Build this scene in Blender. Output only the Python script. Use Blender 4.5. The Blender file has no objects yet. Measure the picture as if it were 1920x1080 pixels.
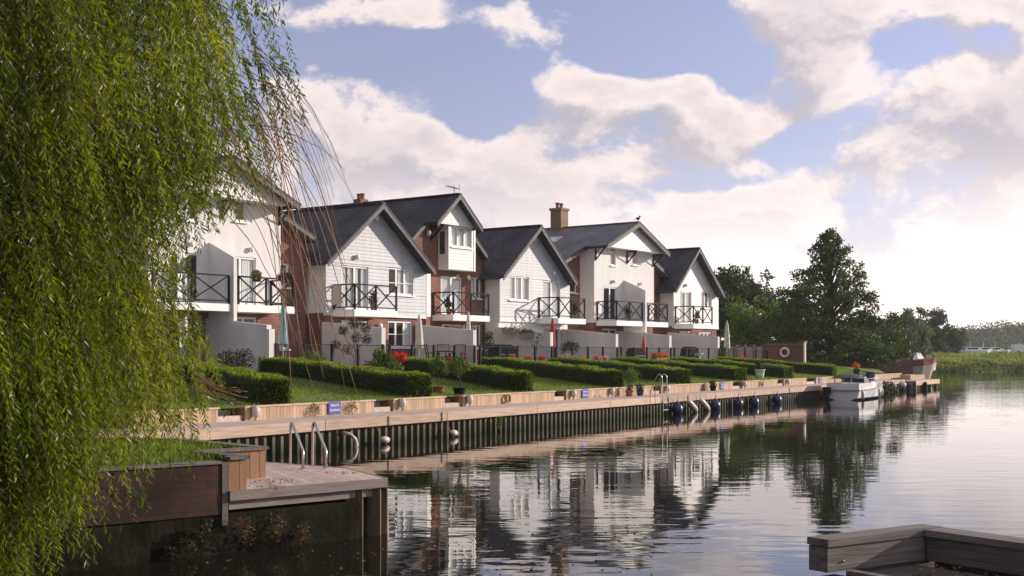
import bpy, math, random
import numpy as np
from mathutils import Vector, Matrix
random.seed(7); rng = np.random.default_rng(7)
scene = bpy.context.scene
COL = scene.collection
R = math.radians

# ------------------------------------------------------------------ camera
cam = bpy.data.objects.new("camera", bpy.data.cameras.new("camera")); COL.objects.link(cam)
cam.location = (0, 0, 2.1); cam.rotation_euler = (R(90), 0, 0)
cam.data.sensor_width = 36; cam.data.lens = 36 * 2416 / 1920; cam.data.shift_y = 128 / 1920
cam.data.clip_start = .1; cam.data.clip_end = 6000
scene.camera = cam
scene.view_settings.view_transform = 'Standard'; scene.view_settings.look = 'None'
scene.view_settings.exposure = 0.12; scene.view_settings.gamma = 1; scene.view_settings.use_curve_mapping = False
scene.cycles.max_bounces = 6; scene.cycles.diffuse_bounces = 3; scene.cycles.glossy_bounces = 3
scene.cycles.transparent_max_bounces = 12; scene.cycles.transmission_bounces = 4
scene.cycles.caustics_reflective = False; scene.cycles.caustics_refractive = False
scene.cycles.sample_clamp_indirect = 6

# ------------------------------------------------------------------ sun and sky
SUN_AZ, SUN_EL = R(22.6), R(16)          # azimuth measured from +X towards +Y
sl = bpy.data.lights.new("sun", 'SUN'); sl.energy = 4.8; sl.angle = R(.5); sl.color = (1, .885, .76)
sun = bpy.data.objects.new("sun", sl); COL.objects.link(sun)
sdir = Vector((math.cos(SUN_EL) * math.cos(SUN_AZ), math.cos(SUN_EL) * math.sin(SUN_AZ), math.sin(SUN_EL)))
sun.rotation_euler = sdir.to_track_quat('Z', 'Y').to_euler(); sun.location = (60, 20, 40)

W = bpy.data.worlds.new("World"); scene.world = W; W.use_nodes = True
def build_sky():
    nt = W.node_tree; nt.nodes.clear(); N = nt.nodes; Lk = nt.links.new
    def math_(op, a, b=None, c=None, clamp=False):
        n = N.new('ShaderNodeMath'); n.operation = op; n.use_clamp = clamp
        for i, v in enumerate((a, b, c)):
            if v is None: continue
            if isinstance(v, (int, float)): n.inputs[i].default_value = v
            else: Lk(v, n.inputs[i])
        return n.outputs[0]
    def mrange(v, a, b, c=0., d=1., smooth=True):
        n = N.new('ShaderNodeMapRange'); n.interpolation_type = 'SMOOTHSTEP' if smooth else 'LINEAR'
        Lk(v, n.inputs[0])
        for i, x in enumerate((a, b, c, d)): n.inputs[i + 1].default_value = x
        return n.outputs[0]
    def mixc(f, a, b):
        n = N.new('ShaderNodeMix'); n.data_type = 'RGBA'
        if isinstance(f, float): n.inputs[0].default_value = f
        else: Lk(f, n.inputs[0])
        for i, v in ((6, a), (7, b)):
            if isinstance(v, tuple): n.inputs[i].default_value = (*v, 1)
            else: Lk(v, n.inputs[i])
        return n.outputs[2]
    def noise(vec, scale, detail, rough, dist=0.):
        n = N.new('ShaderNodeTexNoise'); Lk(vec, n.inputs['Vector'])
        n.inputs['Scale'].default_value = scale; n.inputs['Detail'].default_value = detail
        n.inputs['Roughness'].default_value = rough; n.inputs['Distortion'].default_value = dist
        return n.outputs['Fac']
    sky = N.new('ShaderNodeTexSky'); sky.sky_type = 'NISHITA'; sky.sun_disc = False
    sky.sun_elevation = SUN_EL; sky.sun_rotation = R(90) - SUN_AZ
    sky.air_density = 1.0; sky.dust_density = .6; sky.ozone_density = 2.0
    tc = N.new('ShaderNodeTexCoord'); D = tc.outputs['Generated']
    sep = N.new('ShaderNodeSeparateXYZ'); Lk(D, sep.inputs[0]); x, y, z = sep.outputs
    az = math_('ARCTAN2', x, y); el = math_('ARCSINE', z)
    # cloud banks: (azimuth, elevation, half widths, weight), in degrees as seen in the real sky
    def px(X, Y, rx, ry, w):
        k = (X - 960) / 2416
        return (math.atan(k), math.atan((668 - Y) / 2416 / math.sqrt(1 + k * k)), rx * .86 / 2416, ry * .86 / 2416, w)
    blobs = [px(690, 215, 200, 120, .9), px(640, 330, 260, 110, .55), px(830, 300, 90, 60, .3), px(740, 20, 270, 75, .6), px(560, 20, 160, 80, .3),
             px(990, 60, 110, 70, .62), px(1110, 145, 140, 85, .62), px(1270, 195, 180, 80, .62), px(1380, 240, 120, 60, .4),
             px(1090, 20, 170, 30, .3), px(1080, 300, 190, 75, .6), px(960, 330, 160, 90, .4), px(1300, 300, 130, 60, .35),
             px(1480, 70, 170, 150, .7), px(1620, 160, 190, 110, .55), px(1800, 130, 120, 80, .55), px(1720, 260, 340, 110, .62), px(1760, 10, 200, 40, .5),
             px(1900, 60, 200, 90, .5), px(1560, 20, 150, 90, .5), px(1880, 215, 160, 60, .4), px(1020, 440, 700, 110, .8), px(1600, 480, 560, 190, .8), px(1000, 590, 1500, 150, .8),
             px(720, 95, 190, 42, -1.0), px(880, 190, 80, 110, -1.0), px(1230, 100, 200, 50, -1.0), px(1450, 285, 110, 36, -.9), px(1340, 345, 170, 26, -.8), px(1690, 95, 80, 60, -.9), px(1380, 160, 60, 70, -.6), px(1500, 240, 60, 60, -.5), px(1840, 75, 90, 40, -.6), px(610, 120, 60, 40, .1)]
    def placed(azs, els):
        tot = None
        for a, e, ra, re, w in blobs:
            dx = math_('MULTIPLY', math_('SUBTRACT', azs, a), 1 / ra)
            dy = math_('MULTIPLY', math_('SUBTRACT', els, e), 1 / re)
            q = math_('ADD', math_('MULTIPLY', dx, dx), math_('MULTIPLY', dy, dy))
            g = math_('MULTIPLY', math_('POWER', 2.718, math_('MULTIPLY', q, -.9)), w)
            tot = g if tot is None else math_('ADD', tot, g)
        soft = math_('MULTIPLY', math_('SUBTRACT', 1., math_('POWER', 2.718, math_('MULTIPLY', math_('MAXIMUM', tot, 0.), -2.1))), .74)
        return math_('ADD', soft, math_('MINIMUM', tot, 0.))
    def density(off_a, off_e):
        a2 = math_('ADD', az, off_a); e2 = math_('ADD', el, off_e)
        cv = N.new('ShaderNodeCombineXYZ'); Lk(a2, cv.inputs[0]); Lk(math_('MULTIPLY', e2, 1.35), cv.inputs[1]); cv.inputs[2].default_value = 3.7
        n1 = noise(cv.outputs[0], 9.5, 10, .60, .25)
        n2 = noise(cv.outputs[0], 34, 6, .62, .2)
        # far round the sky, outside what was seen, ordinary broken cloud
        away = mrange(math_('ABSOLUTE', az), .5, .9, 0., .33)
        top = mrange(el, .3, .6, 0., .25)
        p = math_('ADD', math_('ADD', placed(a2, e2), away), top)
        return math_('ADD', p, math_('ADD', math_('MULTIPLY', math_('SUBTRACT', n1, .5), 1.75), math_('MULTIPLY', math_('SUBTRACT', n2, .5), .45)))
    d0 = density(0., 0.); d1 = density(.022, .020)
    alpha = mrange(d0, .36, .60)
    light = mrange(math_('SUBTRACT', d0, d1), -.24, .20)
    thick = mrange(d0, .5, 1.0)
    low = mrange(el, .02, .17, 1., 0.)
    lit = math_('MULTIPLY', light, math_('SUBTRACT', 1., math_('MULTIPLY', thick, .6)))
    lit = math_('MAXIMUM', lit, math_('MULTIPLY', low, .95))
    ccol = mixc(lit, (.50, .475, .525), (.90, .81, .79))
    warm = mixc(low, ccol, (1.14, 1.05, 1.02))
    tint = N.new('ShaderNodeMix'); tint.data_type = 'RGBA'; tint.blend_type = 'MULTIPLY'; tint.inputs[0].default_value = 1
    Lk(sky.outputs[0], tint.inputs[6]); tint.inputs[7].default_value = (SKYT[0], SKYT[1], SKYT[2], 1)
    skyc = tint.outputs[2]
    # thin veil of bright cloud low down
    air = mixc(.15, skyc, (9.2, 9.1, 9.6))
    veil = mrange(el, .0, .17, .8, 0.)
    skyv = mixc(veil, air, (9.5, 8.8, 8.8))
    cl = N.new('ShaderNodeMix'); cl.data_type = 'RGBA'; cl.blend_type = 'MULTIPLY'; cl.inputs[0].default_value = 1
    Lk(warm, cl.inputs[6]); cl.inputs[7].default_value = (10.0, 9.75, 9.75, 1)
    fin0 = mixc(alpha, skyv, cl.outputs[2])
    dp = N.new('ShaderNodeVectorMath'); dp.operation = 'DOT_PRODUCT'; Lk(D, dp.inputs[0]); dp.inputs[1].default_value = tuple(sdir)
    br = N.new('ShaderNodeVectorMath'); br.operation = 'SCALE'; Lk(fin0, br.inputs[0]); Lk(math_('ADD', mrange(dp.outputs['Value'], -.9, .0, .36, 1.), mrange(dp.outputs['Value'], .25, .9, 0., .14)), br.inputs['Scale']); fin = br.outputs[0]
    bg = N.new('ShaderNodeBackground'); bg.inputs['Strength'].default_value = .1; Lk(fin, bg.inputs['Color'])
    out = N.new('ShaderNodeOutputWorld'); Lk(bg.outputs[0], out.inputs[0])
SKYT = (1.22, .96, 1.2)
build_sky()

# ------------------------------------------------------------------ frames: the terrace of houses and the quay
F_, CX, HY, CZ = 2416., 960., 668., 2.1
O = (-5.9, 57.5); T = (.593, .805); NN = (.805, -.593); HROT = math.atan2(T[1], T[0])
def HP(s, d, z=0.): return Vector((O[0] + s * T[0] + d * NN[0], O[1] + s * T[1] + d * NN[1], z))
def s_of(px, d=0.):
    k = (px - CX) / F_
    return (k * (O[1] + d * NN[1]) - O[0] - d * NN[0]) / (T[0] - k * T[1])
def z_of(py, s, d=0.): return CZ - (py - HY) * HP(s, d).y / F_
Q0 = (-2.69, 31.7); QD = (.4906, .8714); QN = (.8714, -.4906); QROT = math.atan2(QD[1], QD[0])
def QP(q, e, z=0.): return Vector((Q0[0] + q * QD[0] + e * QN[0], Q0[1] + q * QD[1] + e * QN[1], z))
def q_of(px, e=0.):
    k = (px - CX) / F_
    return (k * (Q0[1] + e * QN[1]) - Q0[0] - e * QN[0]) / (QD[0] - k * QD[1])
DECK, BED, TER = .66, .99, 1.6

# ------------------------------------------------------------------ materials
MATS = {}
def mat(name, c1, c2=None, rough=.7, scale=3., detail=5, rnd=0., bump=0., bscale=40., spec=.3, metal=0., stretch=(1, 1, 1), trans=0., c3=None, coat=0.):
    """colour from noise between c1 and c2, per-piece variation from the rnd attribute, optional bump and leaf translucency"""
    m = bpy.data.materials.new(name); m.use_nodes = True; nt = m.node_tree; N = nt.nodes; Lk = nt.links.new
    bs = N['Principled BSDF']; bs.inputs['Roughness'].default_value = rough; bs.inputs['Metallic'].default_value = metal
    bs.inputs['Specular IOR Level'].default_value = spec; bs.inputs['Coat Weight'].default_value = coat
    tc = N.new('ShaderNodeTexCoord'); mp = N.new('ShaderNodeMapping'); Lk(tc.outputs['Object'], mp.inputs[0]); mp.inputs['Scale'].default_value = stretch
    no = N.new('ShaderNodeTexNoise'); Lk(mp.outputs[0], no.inputs['Vector']); no.inputs['Scale'].default_value = scale; no.inputs['Detail'].default_value = detail
    cr = N.new('ShaderNodeValToRGB'); Lk(no.outputs['Fac'], cr.inputs[0])
    cr.color_ramp.elements[0].position = .3; cr.color_ramp.elements[1].position = .7
    cr.color_ramp.elements[0].color = (*c1, 1); cr.color_ramp.elements[1].color = (*(c2 or c1), 1)
    col = cr.outputs[0]
    if rnd or c3:
        at = N.new('ShaderNodeAttribute'); at.attribute_name = 'rnd'
        if c3:
            mx = N.new('ShaderNodeMix'); mx.data_type = 'RGBA'; Lk(at.outputs['Fac'], mx.inputs[0]); Lk(col, mx.inputs[6]); mx.inputs[7].default_value = (*c3, 1); col = mx.outputs[2]
        mr = N.new('ShaderNodeMapRange'); Lk(at.outputs['Fac'], mr.inputs[0]); mr.inputs[3].default_value = 1 - rnd; mr.inputs[4].default_value = 1 + rnd
        hv = N.new('ShaderNodeHueSaturation'); Lk(mr.outputs[0], hv.inputs['Value']); Lk(col, hv.inputs['Color']); col = hv.outputs[0]
    Lk(col, bs.inputs['Base Color'])
    if bump:
        b = N.new('ShaderNodeBump'); b.inputs['Strength'].default_value = bump; b.inputs['Distance'].default_value = .02
        n2 = N.new('ShaderNodeTexNoise'); Lk(mp.outputs[0], n2.inputs['Vector']); n2.inputs['Scale'].default_value = bscale; n2.inputs['Detail'].default_value = 4
        Lk(n2.outputs['Fac'], b.inputs['Height']); Lk(b.outputs[0], bs.inputs['Normal'])
    if trans:
        tr = N.new('ShaderNodeBsdfTranslucent'); ms = N.new('ShaderNodeMixShader'); ms.inputs[0].default_value = trans
        g = N.new('ShaderNodeHueSaturation'); g.inputs['Saturation'].default_value = 1.1; g.inputs['Value'].default_value = 1.5; Lk(col, g.inputs['Color']); Lk(g.outputs[0], tr.inputs[0])
        Lk(bs.outputs[0], ms.inputs[1]); Lk(tr.outputs[0], ms.inputs[2]); Lk(ms.outputs[0], N['Material Output'].inputs[0])
    MATS[name] = m; return m
def brickmat(name, c1, c2, mortar, bw, bh, msize, rough=.85, bump=.4, uvw='wall', var=.5):
    m = bpy.data.materials.new(name); m.use_nodes = True; nt = m.node_tree; N = nt.nodes; Lk = nt.links.new
    bs = N['Principled BSDF']; bs.inputs['Roughness'].default_value = rough; bs.inputs['Specular IOR Level'].default_value = .25
    tc = N.new('ShaderNodeTexCoord'); sp = N.new('ShaderNodeSeparateXYZ'); Lk(tc.outputs['Object'], sp.inputs[0])
    cb = N.new('ShaderNodeCombineXYZ')
    if uvw == 'wall':
        ad = N.new('ShaderNodeMath'); ad.operation = 'ADD'; Lk(sp.outputs[0], ad.inputs[0]); Lk(sp.outputs[1], ad.inputs[1]); Lk(ad.outputs[0], cb.inputs[0])
    else: Lk(sp.outputs[1], cb.inputs[0])
    Lk(sp.outputs[2], cb.inputs[1])
    br = N.new('ShaderNodeTexBrick'); Lk(cb.outputs[0], br.inputs['Vector']); br.inputs['Scale'].default_value = 1
    br.inputs['Brick Width'].default_value = bw; br.inputs['Row Height'].default_value = bh; br.inputs['Mortar Size'].default_value = msize; br.inputs['Mortar Smooth'].default_value = .2; br.inputs['Bias'].default_value = 0
    br.inputs['Color1'].default_value = (*c1, 1); br.inputs['Color2'].default_value = (*c2, 1); br.inputs['Mortar'].default_value = (*mortar, 1)
    no = N.new('ShaderNodeTexNoise'); Lk(tc.outputs['Object'], no.inputs['Vector']); no.inputs['Scale'].default_value = .9; no.inputs['Detail'].default_value = 6
    mr = N.new('ShaderNodeMapRange'); Lk(no.outputs['Fac'], mr.inputs[0]); mr.inputs[1].default_value = .3; mr.inputs[2].default_value = .7; mr.inputs[3].default_value = 1 - var * .5; mr.inputs[4].default_value = 1 + var * .5
    hv = N.new('ShaderNodeHueSaturation'); Lk(mr.outputs[0], hv.inputs['Value']); Lk(br.outputs['Color'], hv.inputs['Color']); Lk(hv.outputs[0], bs.inputs['Base Color'])
    b = N.new('ShaderNodeBump'); b.inputs['Strength'].default_value = bump; b.inputs['Distance'].default_value = .02; b.invert = True
    Lk(br.outputs['Fac'], b.inputs['Height']); Lk(b.outputs[0], bs.inputs['Normal'])
    MATS[name] = m; return m

brick = brickmat('red_brick', (.26, .09, .055), (.19, .062, .042), (.26, .2, .17), .225, .075, .01)
brick2 = brickmat('garden_brick', (.17, .07, .055), (.12, .055, .045), (.2, .15, .13), .225, .075, .01)
oldbrick = brickmat('old_brick', (.095, .034, .026), (.045, .034, .032), (.048, .038, .034), .23, .078, .010, var=1.5)
yellowbrick = brickmat('buff_brick', (.3, .2, .1), (.22, .15, .08), (.25, .2, .15), .225, .075, .01)
slate = brickmat('dark_slate', (.062, .058, .070), (.042, .042, .054), (.018, .018, .022), .3, .17, .014, rough=.55, bump=.9, uvw='roof', var=.9)
slate2 = brickmat('grey_slate', (.19, .185, .19), (.14, .14, .145), (.08, .08, .085), .3, .10, .007, rough=.5, bump=.6, uvw='roof', var=.5)
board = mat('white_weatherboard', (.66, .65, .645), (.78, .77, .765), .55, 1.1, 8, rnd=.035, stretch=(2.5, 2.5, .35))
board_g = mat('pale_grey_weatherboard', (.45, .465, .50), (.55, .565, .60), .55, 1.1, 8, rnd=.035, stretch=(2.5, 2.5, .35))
render_w = mat('white_render', (.68, .665, .65), (.79, .78, .77), .85, .9, 9, stretch=(2., 2., .5), bump=.15, bscale=60)
render_g = mat('garden_wall_render', (.58, .57, .55), (.72, .71, .70), .85, .9, 9, stretch=(1.5, 1.5, .6), bump=.15, bscale=60)
white = mat('white_paint', (.78, .78, .78), (.82, .82, .81), .4, 2.)
verge_m = mat('grey_verge', (.19, .19, .215), (.25, .25, .275), .5, 2.)
black = mat('black_metal', (.009, .010, .015), (.016, .017, .022), .65, 6., spec=.1)
darkgrey = mat('dark_grey', (.05, .05, .055), (.07, .07, .075), .6, 5.)
lead = mat('gutter', (.03, .03, .035), (.045, .045, .05), .5, 4.)
curtain = mat('curtain_cloth', (.72, .72, .72), (.80, .80, .79), .9, 3., stretch=(8, 8, .2))
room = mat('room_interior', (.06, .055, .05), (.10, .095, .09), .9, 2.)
timber = mat('new_timber', (.36, .245, .155), (.50, .35, .235), .75, 2.2, rnd=.22, bump=.2, bscale=18, stretch=(6, 6, .7))
timber_h = mat('quay_timber', (.35, .245, .18), (.55, .405, .31), .75, 2.5, rnd=.2, bump=.25, bscale=14, stretch=(.5, 3, 8))
timber_d = mat('deck_timber', (.42, .33, .28), (.54, .44, .38), .8, 2.5, rnd=.14, bump=.25, bscale=14, stretch=(4, .6, 4))
timber_e = mat('grey_edge_timber', (.20, .165, .15), (.29, .245, .22), .85, 3., rnd=.12, bump=.3, bscale=12, stretch=(1, 1, 8))
timber_d2 = mat('dark_deck_timber', (.06, .05, .045), (.10, .085, .075), .85, 2.5, rnd=.14, bump=.25, bscale=14)
timber_w = mat('weathered_timber', (.105, .092, .085), (.215, .19, .17), .85, 3.5, rnd=.15, bump=.3, bscale=10, stretch=(.5, 6, 8))
timber_x = mat('cross_beam_timber', (.105, .092, .085), (.215, .19, .17), .85, 3.5, rnd=.15, bump=.3, bscale=10, stretch=(6, .5, 8))
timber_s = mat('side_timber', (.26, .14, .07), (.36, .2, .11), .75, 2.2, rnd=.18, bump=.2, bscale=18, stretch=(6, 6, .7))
steel = mat('stainless', (.5, .48, .46), (.6, .58, .55), .25, 8., metal=1.)
concrete = mat('algae_concrete', (.004, .0055, .002), (.030, .024, .017), .95, 2.2, 10, bump=.8, bscale=14, spec=.1)
bark = mat('bark', (.06, .045, .03), (.12, .09, .065), .9, 8., bump=.6, bscale=20)
twig = mat('willow_twig', (.13, .07, .04), (.24, .14, .075), .6, 5.)
wet_post = mat('wet_post_timber', (.06, .045, .028), (.17, .12, .075), .8, 2., rnd=.2, bump=.4, bscale=14, stretch=(5, 5, .8))
willow_leaf = mat('willow_leaf', (.046, .076, .008), (.125, .185, .016), .42, .55, 4, rnd=.5, trans=.50, spec=.4, c3=(.24, .26, .03))
hedge_top = mat('hedge_sunlit_tint', (.12, .175, .012), (.18, .24, .02), .5, 1.8, 4, rnd=.35, trans=.45)  # sunlight on hedge tops and quay ends, put into a brighter leaf colour
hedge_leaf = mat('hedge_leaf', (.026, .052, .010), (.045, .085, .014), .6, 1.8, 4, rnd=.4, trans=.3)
grass_m = mat('lawn_grass', (.09, .14, .014), (.14, .19, .024), .8, 1.6, 7, bump=.5, bscale=160)
blade = mat('grass_blade', (.11, .165, .018), (.17, .225, .03), .6, 2., rnd=.35, trans=.35)
meadow_m = mat('meadow_grass', (.09, .14, .02), (.18, .21, .045), .85, .12, 8, bump=.6, bscale=1.5)
oak_leaf = mat('dark_tree_leaf', (.030, .058, .009), (.065, .105, .016), .6, .35, 4, rnd=.4, trans=.25)
lime_leaf = mat('bright_tree_leaf', (.085, .15, .014), (.12, .19, .022), .6, .35, 4, rnd=.35, trans=.35)
far_leaf = mat('far_tree_leaf', (.032, .055, .018), (.055, .085, .026), .7, .25, 4, rnd=.35, trans=.25)
pale_leaf = mat('pale_tree_leaf', (.09, .125, .05), (.12, .16, .07), .7, .25, 4, rnd=.3, trans=.3)
shrub_leaf = mat('shrub_leaf', (.06, .10, .02), (.12, .17, .035), .55, 2., rnd=.35, trans=.3)
bush_dark = mat('dark_shrub_leaf', (.025, .032, .014), (.05, .05, .025), .6, 3., rnd=.35, trans=.2)
red_pet = mat('red_petal', (.55, .03, .02), (.62, .07, .03), .6, 3., rnd=.3, trans=.3)
pink_pet = mat('pink_petal', (.6, .2, .3), (.65, .35, .2), .6, 3., rnd=.3, trans=.3)
orange_pet = mat('orange_petal', (.55, .12, .03), (.6, .2, .06), .6, 3., rnd=.3, trans=.3)
terracotta = mat('terracotta', (.30, .13, .08), (.36, .17, .1), .8, 4.)
bluegl = mat('blue_glaze', (.02, .03, .09), (.03, .045, .13), .2, 4., spec=.6)
navy = mat('navy_vinyl', (.015, .02, .075), (.025, .035, .11), .35, 3., spec=.5)
fend = mat('white_fender_vinyl', (.44, .40, .34), (.58, .54, .48), .4, 5.)
gel = mat('white_gelcoat', (.68, .69, .71), (.74, .75, .76), .18, 2., spec=.6, coat=.3)
navycanvas = mat('navy_canvas', (.04, .045, .065), (.06, .065, .09), .9, 4.)
sign_b = mat('sign_blue', (.035, .05, .30), (.04, .06, .34), .4, 3.)
cream = mat('cream_cloth', (.55, .50, .45), (.62, .57, .52), .9, 5.)
redcloth = mat('red_cloth', (.28, .02, .035), (.34, .03, .05), .85, 5.)
orangecloth = mat('orange_cloth', (.45, .08, .04), (.5, .1, .05), .85, 5.)
tealcloth = mat('teal_cloth', (.22, .38, .42), (.3, .46, .48), .85, 5.)
greencloth = mat('pale_green_cloth', (.42, .44, .32), (.5, .5, .38), .85, 5.)
covercloth = mat('black_cover', (.012, .012, .016), (.022, .022, .028), .9, 5., spec=.06)
paving = mat('paving', (.25, .225, .21), (.34, .31, .29), .85, 2.5, rnd=.1, bump=.2)
soil = mat('soil', (.03, .022, .016), (.05, .04, .03), .95, 6., bump=.6)
lampglass = mat('white_opal', (.75, .72, .66), (.8, .77, .72), .3, 5.)
rope_m = mat('rope', (.35, .2, .08), (.45, .28, .12), .9, 20.)
redhull = mat('red_brown_paint', (.16, .05, .03), (.2, .07, .045), .5, 3.)
beigehull = mat('beige_paint', (.36, .31, .25), (.44, .38, .31), .5, 2.)
litter = mat('leaf_litter', (.16, .10, .05), (.25, .17, .08), .9, 8., rnd=.4)
weed_m = mat('reddish_weed', (.12, .05, .03), (.10, .10, .03), .8, 6., rnd=.4, trans=.2)

def special_mats():
    # sheet piling: rusty timber-brown ribs with green algae towards the waterline
    m = bpy.data.materials.new('sheet_pile'); m.use_nodes = True; nt = m.node_tree; N = nt.nodes; Lk = nt.links.new
    bs = N['Principled BSDF']; bs.inputs['Roughness'].default_value = .85
    ge = N.new('ShaderNodeNewGeometry'); sp = N.new('ShaderNodeSeparateXYZ'); Lk(ge.outputs['Position'], sp.inputs[0])
    no = N.new('ShaderNodeTexNoise'); Lk(ge.outputs['Position'], no.inputs['Vector']); no.inputs['Scale'].default_value = 2.2; no.inputs['Detail'].default_value = 5
    ad = N.new('ShaderNodeMath'); ad.operation = 'MULTIPLY_ADD'; Lk(no.outputs['Fac'], ad.inputs[0]); ad.inputs[1].default_value = .55; Lk(sp.outputs[2], ad.inputs[2])
    cr = N.new('ShaderNodeValToRGB'); Lk(ad.outputs[0], cr.inputs[0]); e = cr.color_ramp.elements
    e[0].position = .2; e[0].color = (.012, .016, .008, 1); e[1].position = .72; e[1].color = (.17, .125, .095, 1)
    k = e.new(.45); k.color = (.05, .055, .025, 1)
    Lk(cr.outputs[0], bs.inputs['Base Color']); MATS['sheet_pile'] = m
    # water
    m = bpy.data.materials.new('river_water'); m.use_nodes = True; nt = m.node_tree; N = nt.nodes; Lk = nt.links.new
    bs = N['Principled BSDF']; bs.inputs['Roughness'].default_value = .015; bs.inputs['IOR'].default_value = 1.45; bs.inputs['Base Color'].default_value = (.012, .013, .009, 1)
    bs.inputs['Specular IOR Level'].default_value = .5
    ge = N.new('ShaderNodeNewGeometry')
    def nz(scale, detail, rot, st):
        mp = N.new('ShaderNodeMapping'); Lk(ge.outputs['Position'], mp.inputs[0]); mp.inputs['Scale'].default_value = st; mp.inputs['Rotation'].default_value = (0, 0, rot)
        n = N.new('ShaderNodeTexNoise'); Lk(mp.outputs[0], n.inputs['Vector']); n.inputs['Scale'].default_value = scale; n.inputs['Detail'].default_value = detail; n.inputs['Roughness'].default_value = .5
        return n.outputs['Fac']
    a = nz(1.3, 2, R(8), (.7, 1.5, 1)); b = nz(4.5, 2, R(-6), (.6, 1.3, 1)); c = nz(.10, 3, 0, (1, 1, 1))
    mr = N.new('ShaderNodeMapRange'); Lk(c, mr.inputs[0]); mr.inputs[1].default_value = .38; mr.inputs[2].default_value = .62; mr.inputs[3].default_value = .35; mr.inputs[4].default_value = 1.0
    s = N.new('ShaderNodeMath'); s.operation = 'MULTIPLY_ADD'; Lk(b, s.inputs[0]); s.inputs[1].default_value = .16; Lk(a, s.inputs[2])
    h = N.new('ShaderNodeMath'); h.operation = 'MULTIPLY'; Lk(s.outputs[0], h.inputs[0]); Lk(mr.outputs[0], h.inputs[1])
    bp = N.new('ShaderNodeBump'); bp.inputs['Strength'].default_value = 1.0; bp.inputs['Distance'].default_value = WATER_BUMP; Lk(h.outputs[0], bp.inputs['Height']); Lk(bp.outputs[0], bs.inputs['Normal'])
    MATS['river_water'] = m
    # window glass: see-through with real Fresnel reflection
    m = bpy.data.materials.new('window_glass'); m.use_nodes = True; nt = m.node_tree; N = nt.nodes; Lk = nt.links.new
    N.remove(N['Principled BSDF']); tr = N.new('ShaderNodeBsdfTransparent'); tr.inputs[0].default_value = (.86, .9, .9, 1)
    gl = N.new('ShaderNodeBsdfGlossy'); gl.inputs['Roughness'].default_value = .02; fr = N.new('ShaderNodeFresnel'); fr.inputs[0].default_value = 1.6
    mx = N.new('ShaderNodeMixShader'); gb = N.new('ShaderNodeNewGeometry'); iv = N.new('ShaderNodeMath'); iv.operation = 'SUBTRACT'; iv.inputs[0].default_value = 1; Lk(gb.outputs['Backfacing'], iv.inputs[1]); fm = N.new('ShaderNodeMath'); fm.operation = 'MULTIPLY'; Lk(fr.outputs[0], fm.inputs[0]); Lk(iv.outputs[0], fm.inputs[1]); Lk(fm.outputs[0], mx.inputs[0]); Lk(tr.outputs[0], mx.inputs[1]); Lk(gl.outputs[0], mx.inputs[2]); Lk(mx.outputs[0], N['Material Output'].inputs[0]); MATS['window_glass'] = m
    # dark mesh panels of the terrace fences
    m = bpy.data.materials.new('mesh_panel'); m.use_nodes = True; nt = m.node_tree; N = nt.nodes; Lk = nt.links.new
    bs = N['Principled BSDF']; bs.inputs['Base Color'].default_value = (.03, .03, .04, 1); bs.inputs['Roughness'].default_value = 1; bs.inputs['Specular IOR Level'].default_value = 0
    tr = N.new('ShaderNodeBsdfTransparent'); mx = N.new('ShaderNodeMixShader'); mx.inputs[0].default_value = .18
    Lk(tr.outputs[0], mx.inputs[1]); Lk(bs.outputs[0], mx.inputs[2]); Lk(mx.outputs[0], N['Material Output'].inputs[0]); MATS['mesh_panel'] = m
WATER_BUMP = .0068
special_mats()
sheet, water_m, glass, meshpanel = MATS['sheet_pile'], MATS['river_water'], MATS['window_glass'], MATS['mesh_panel']

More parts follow.
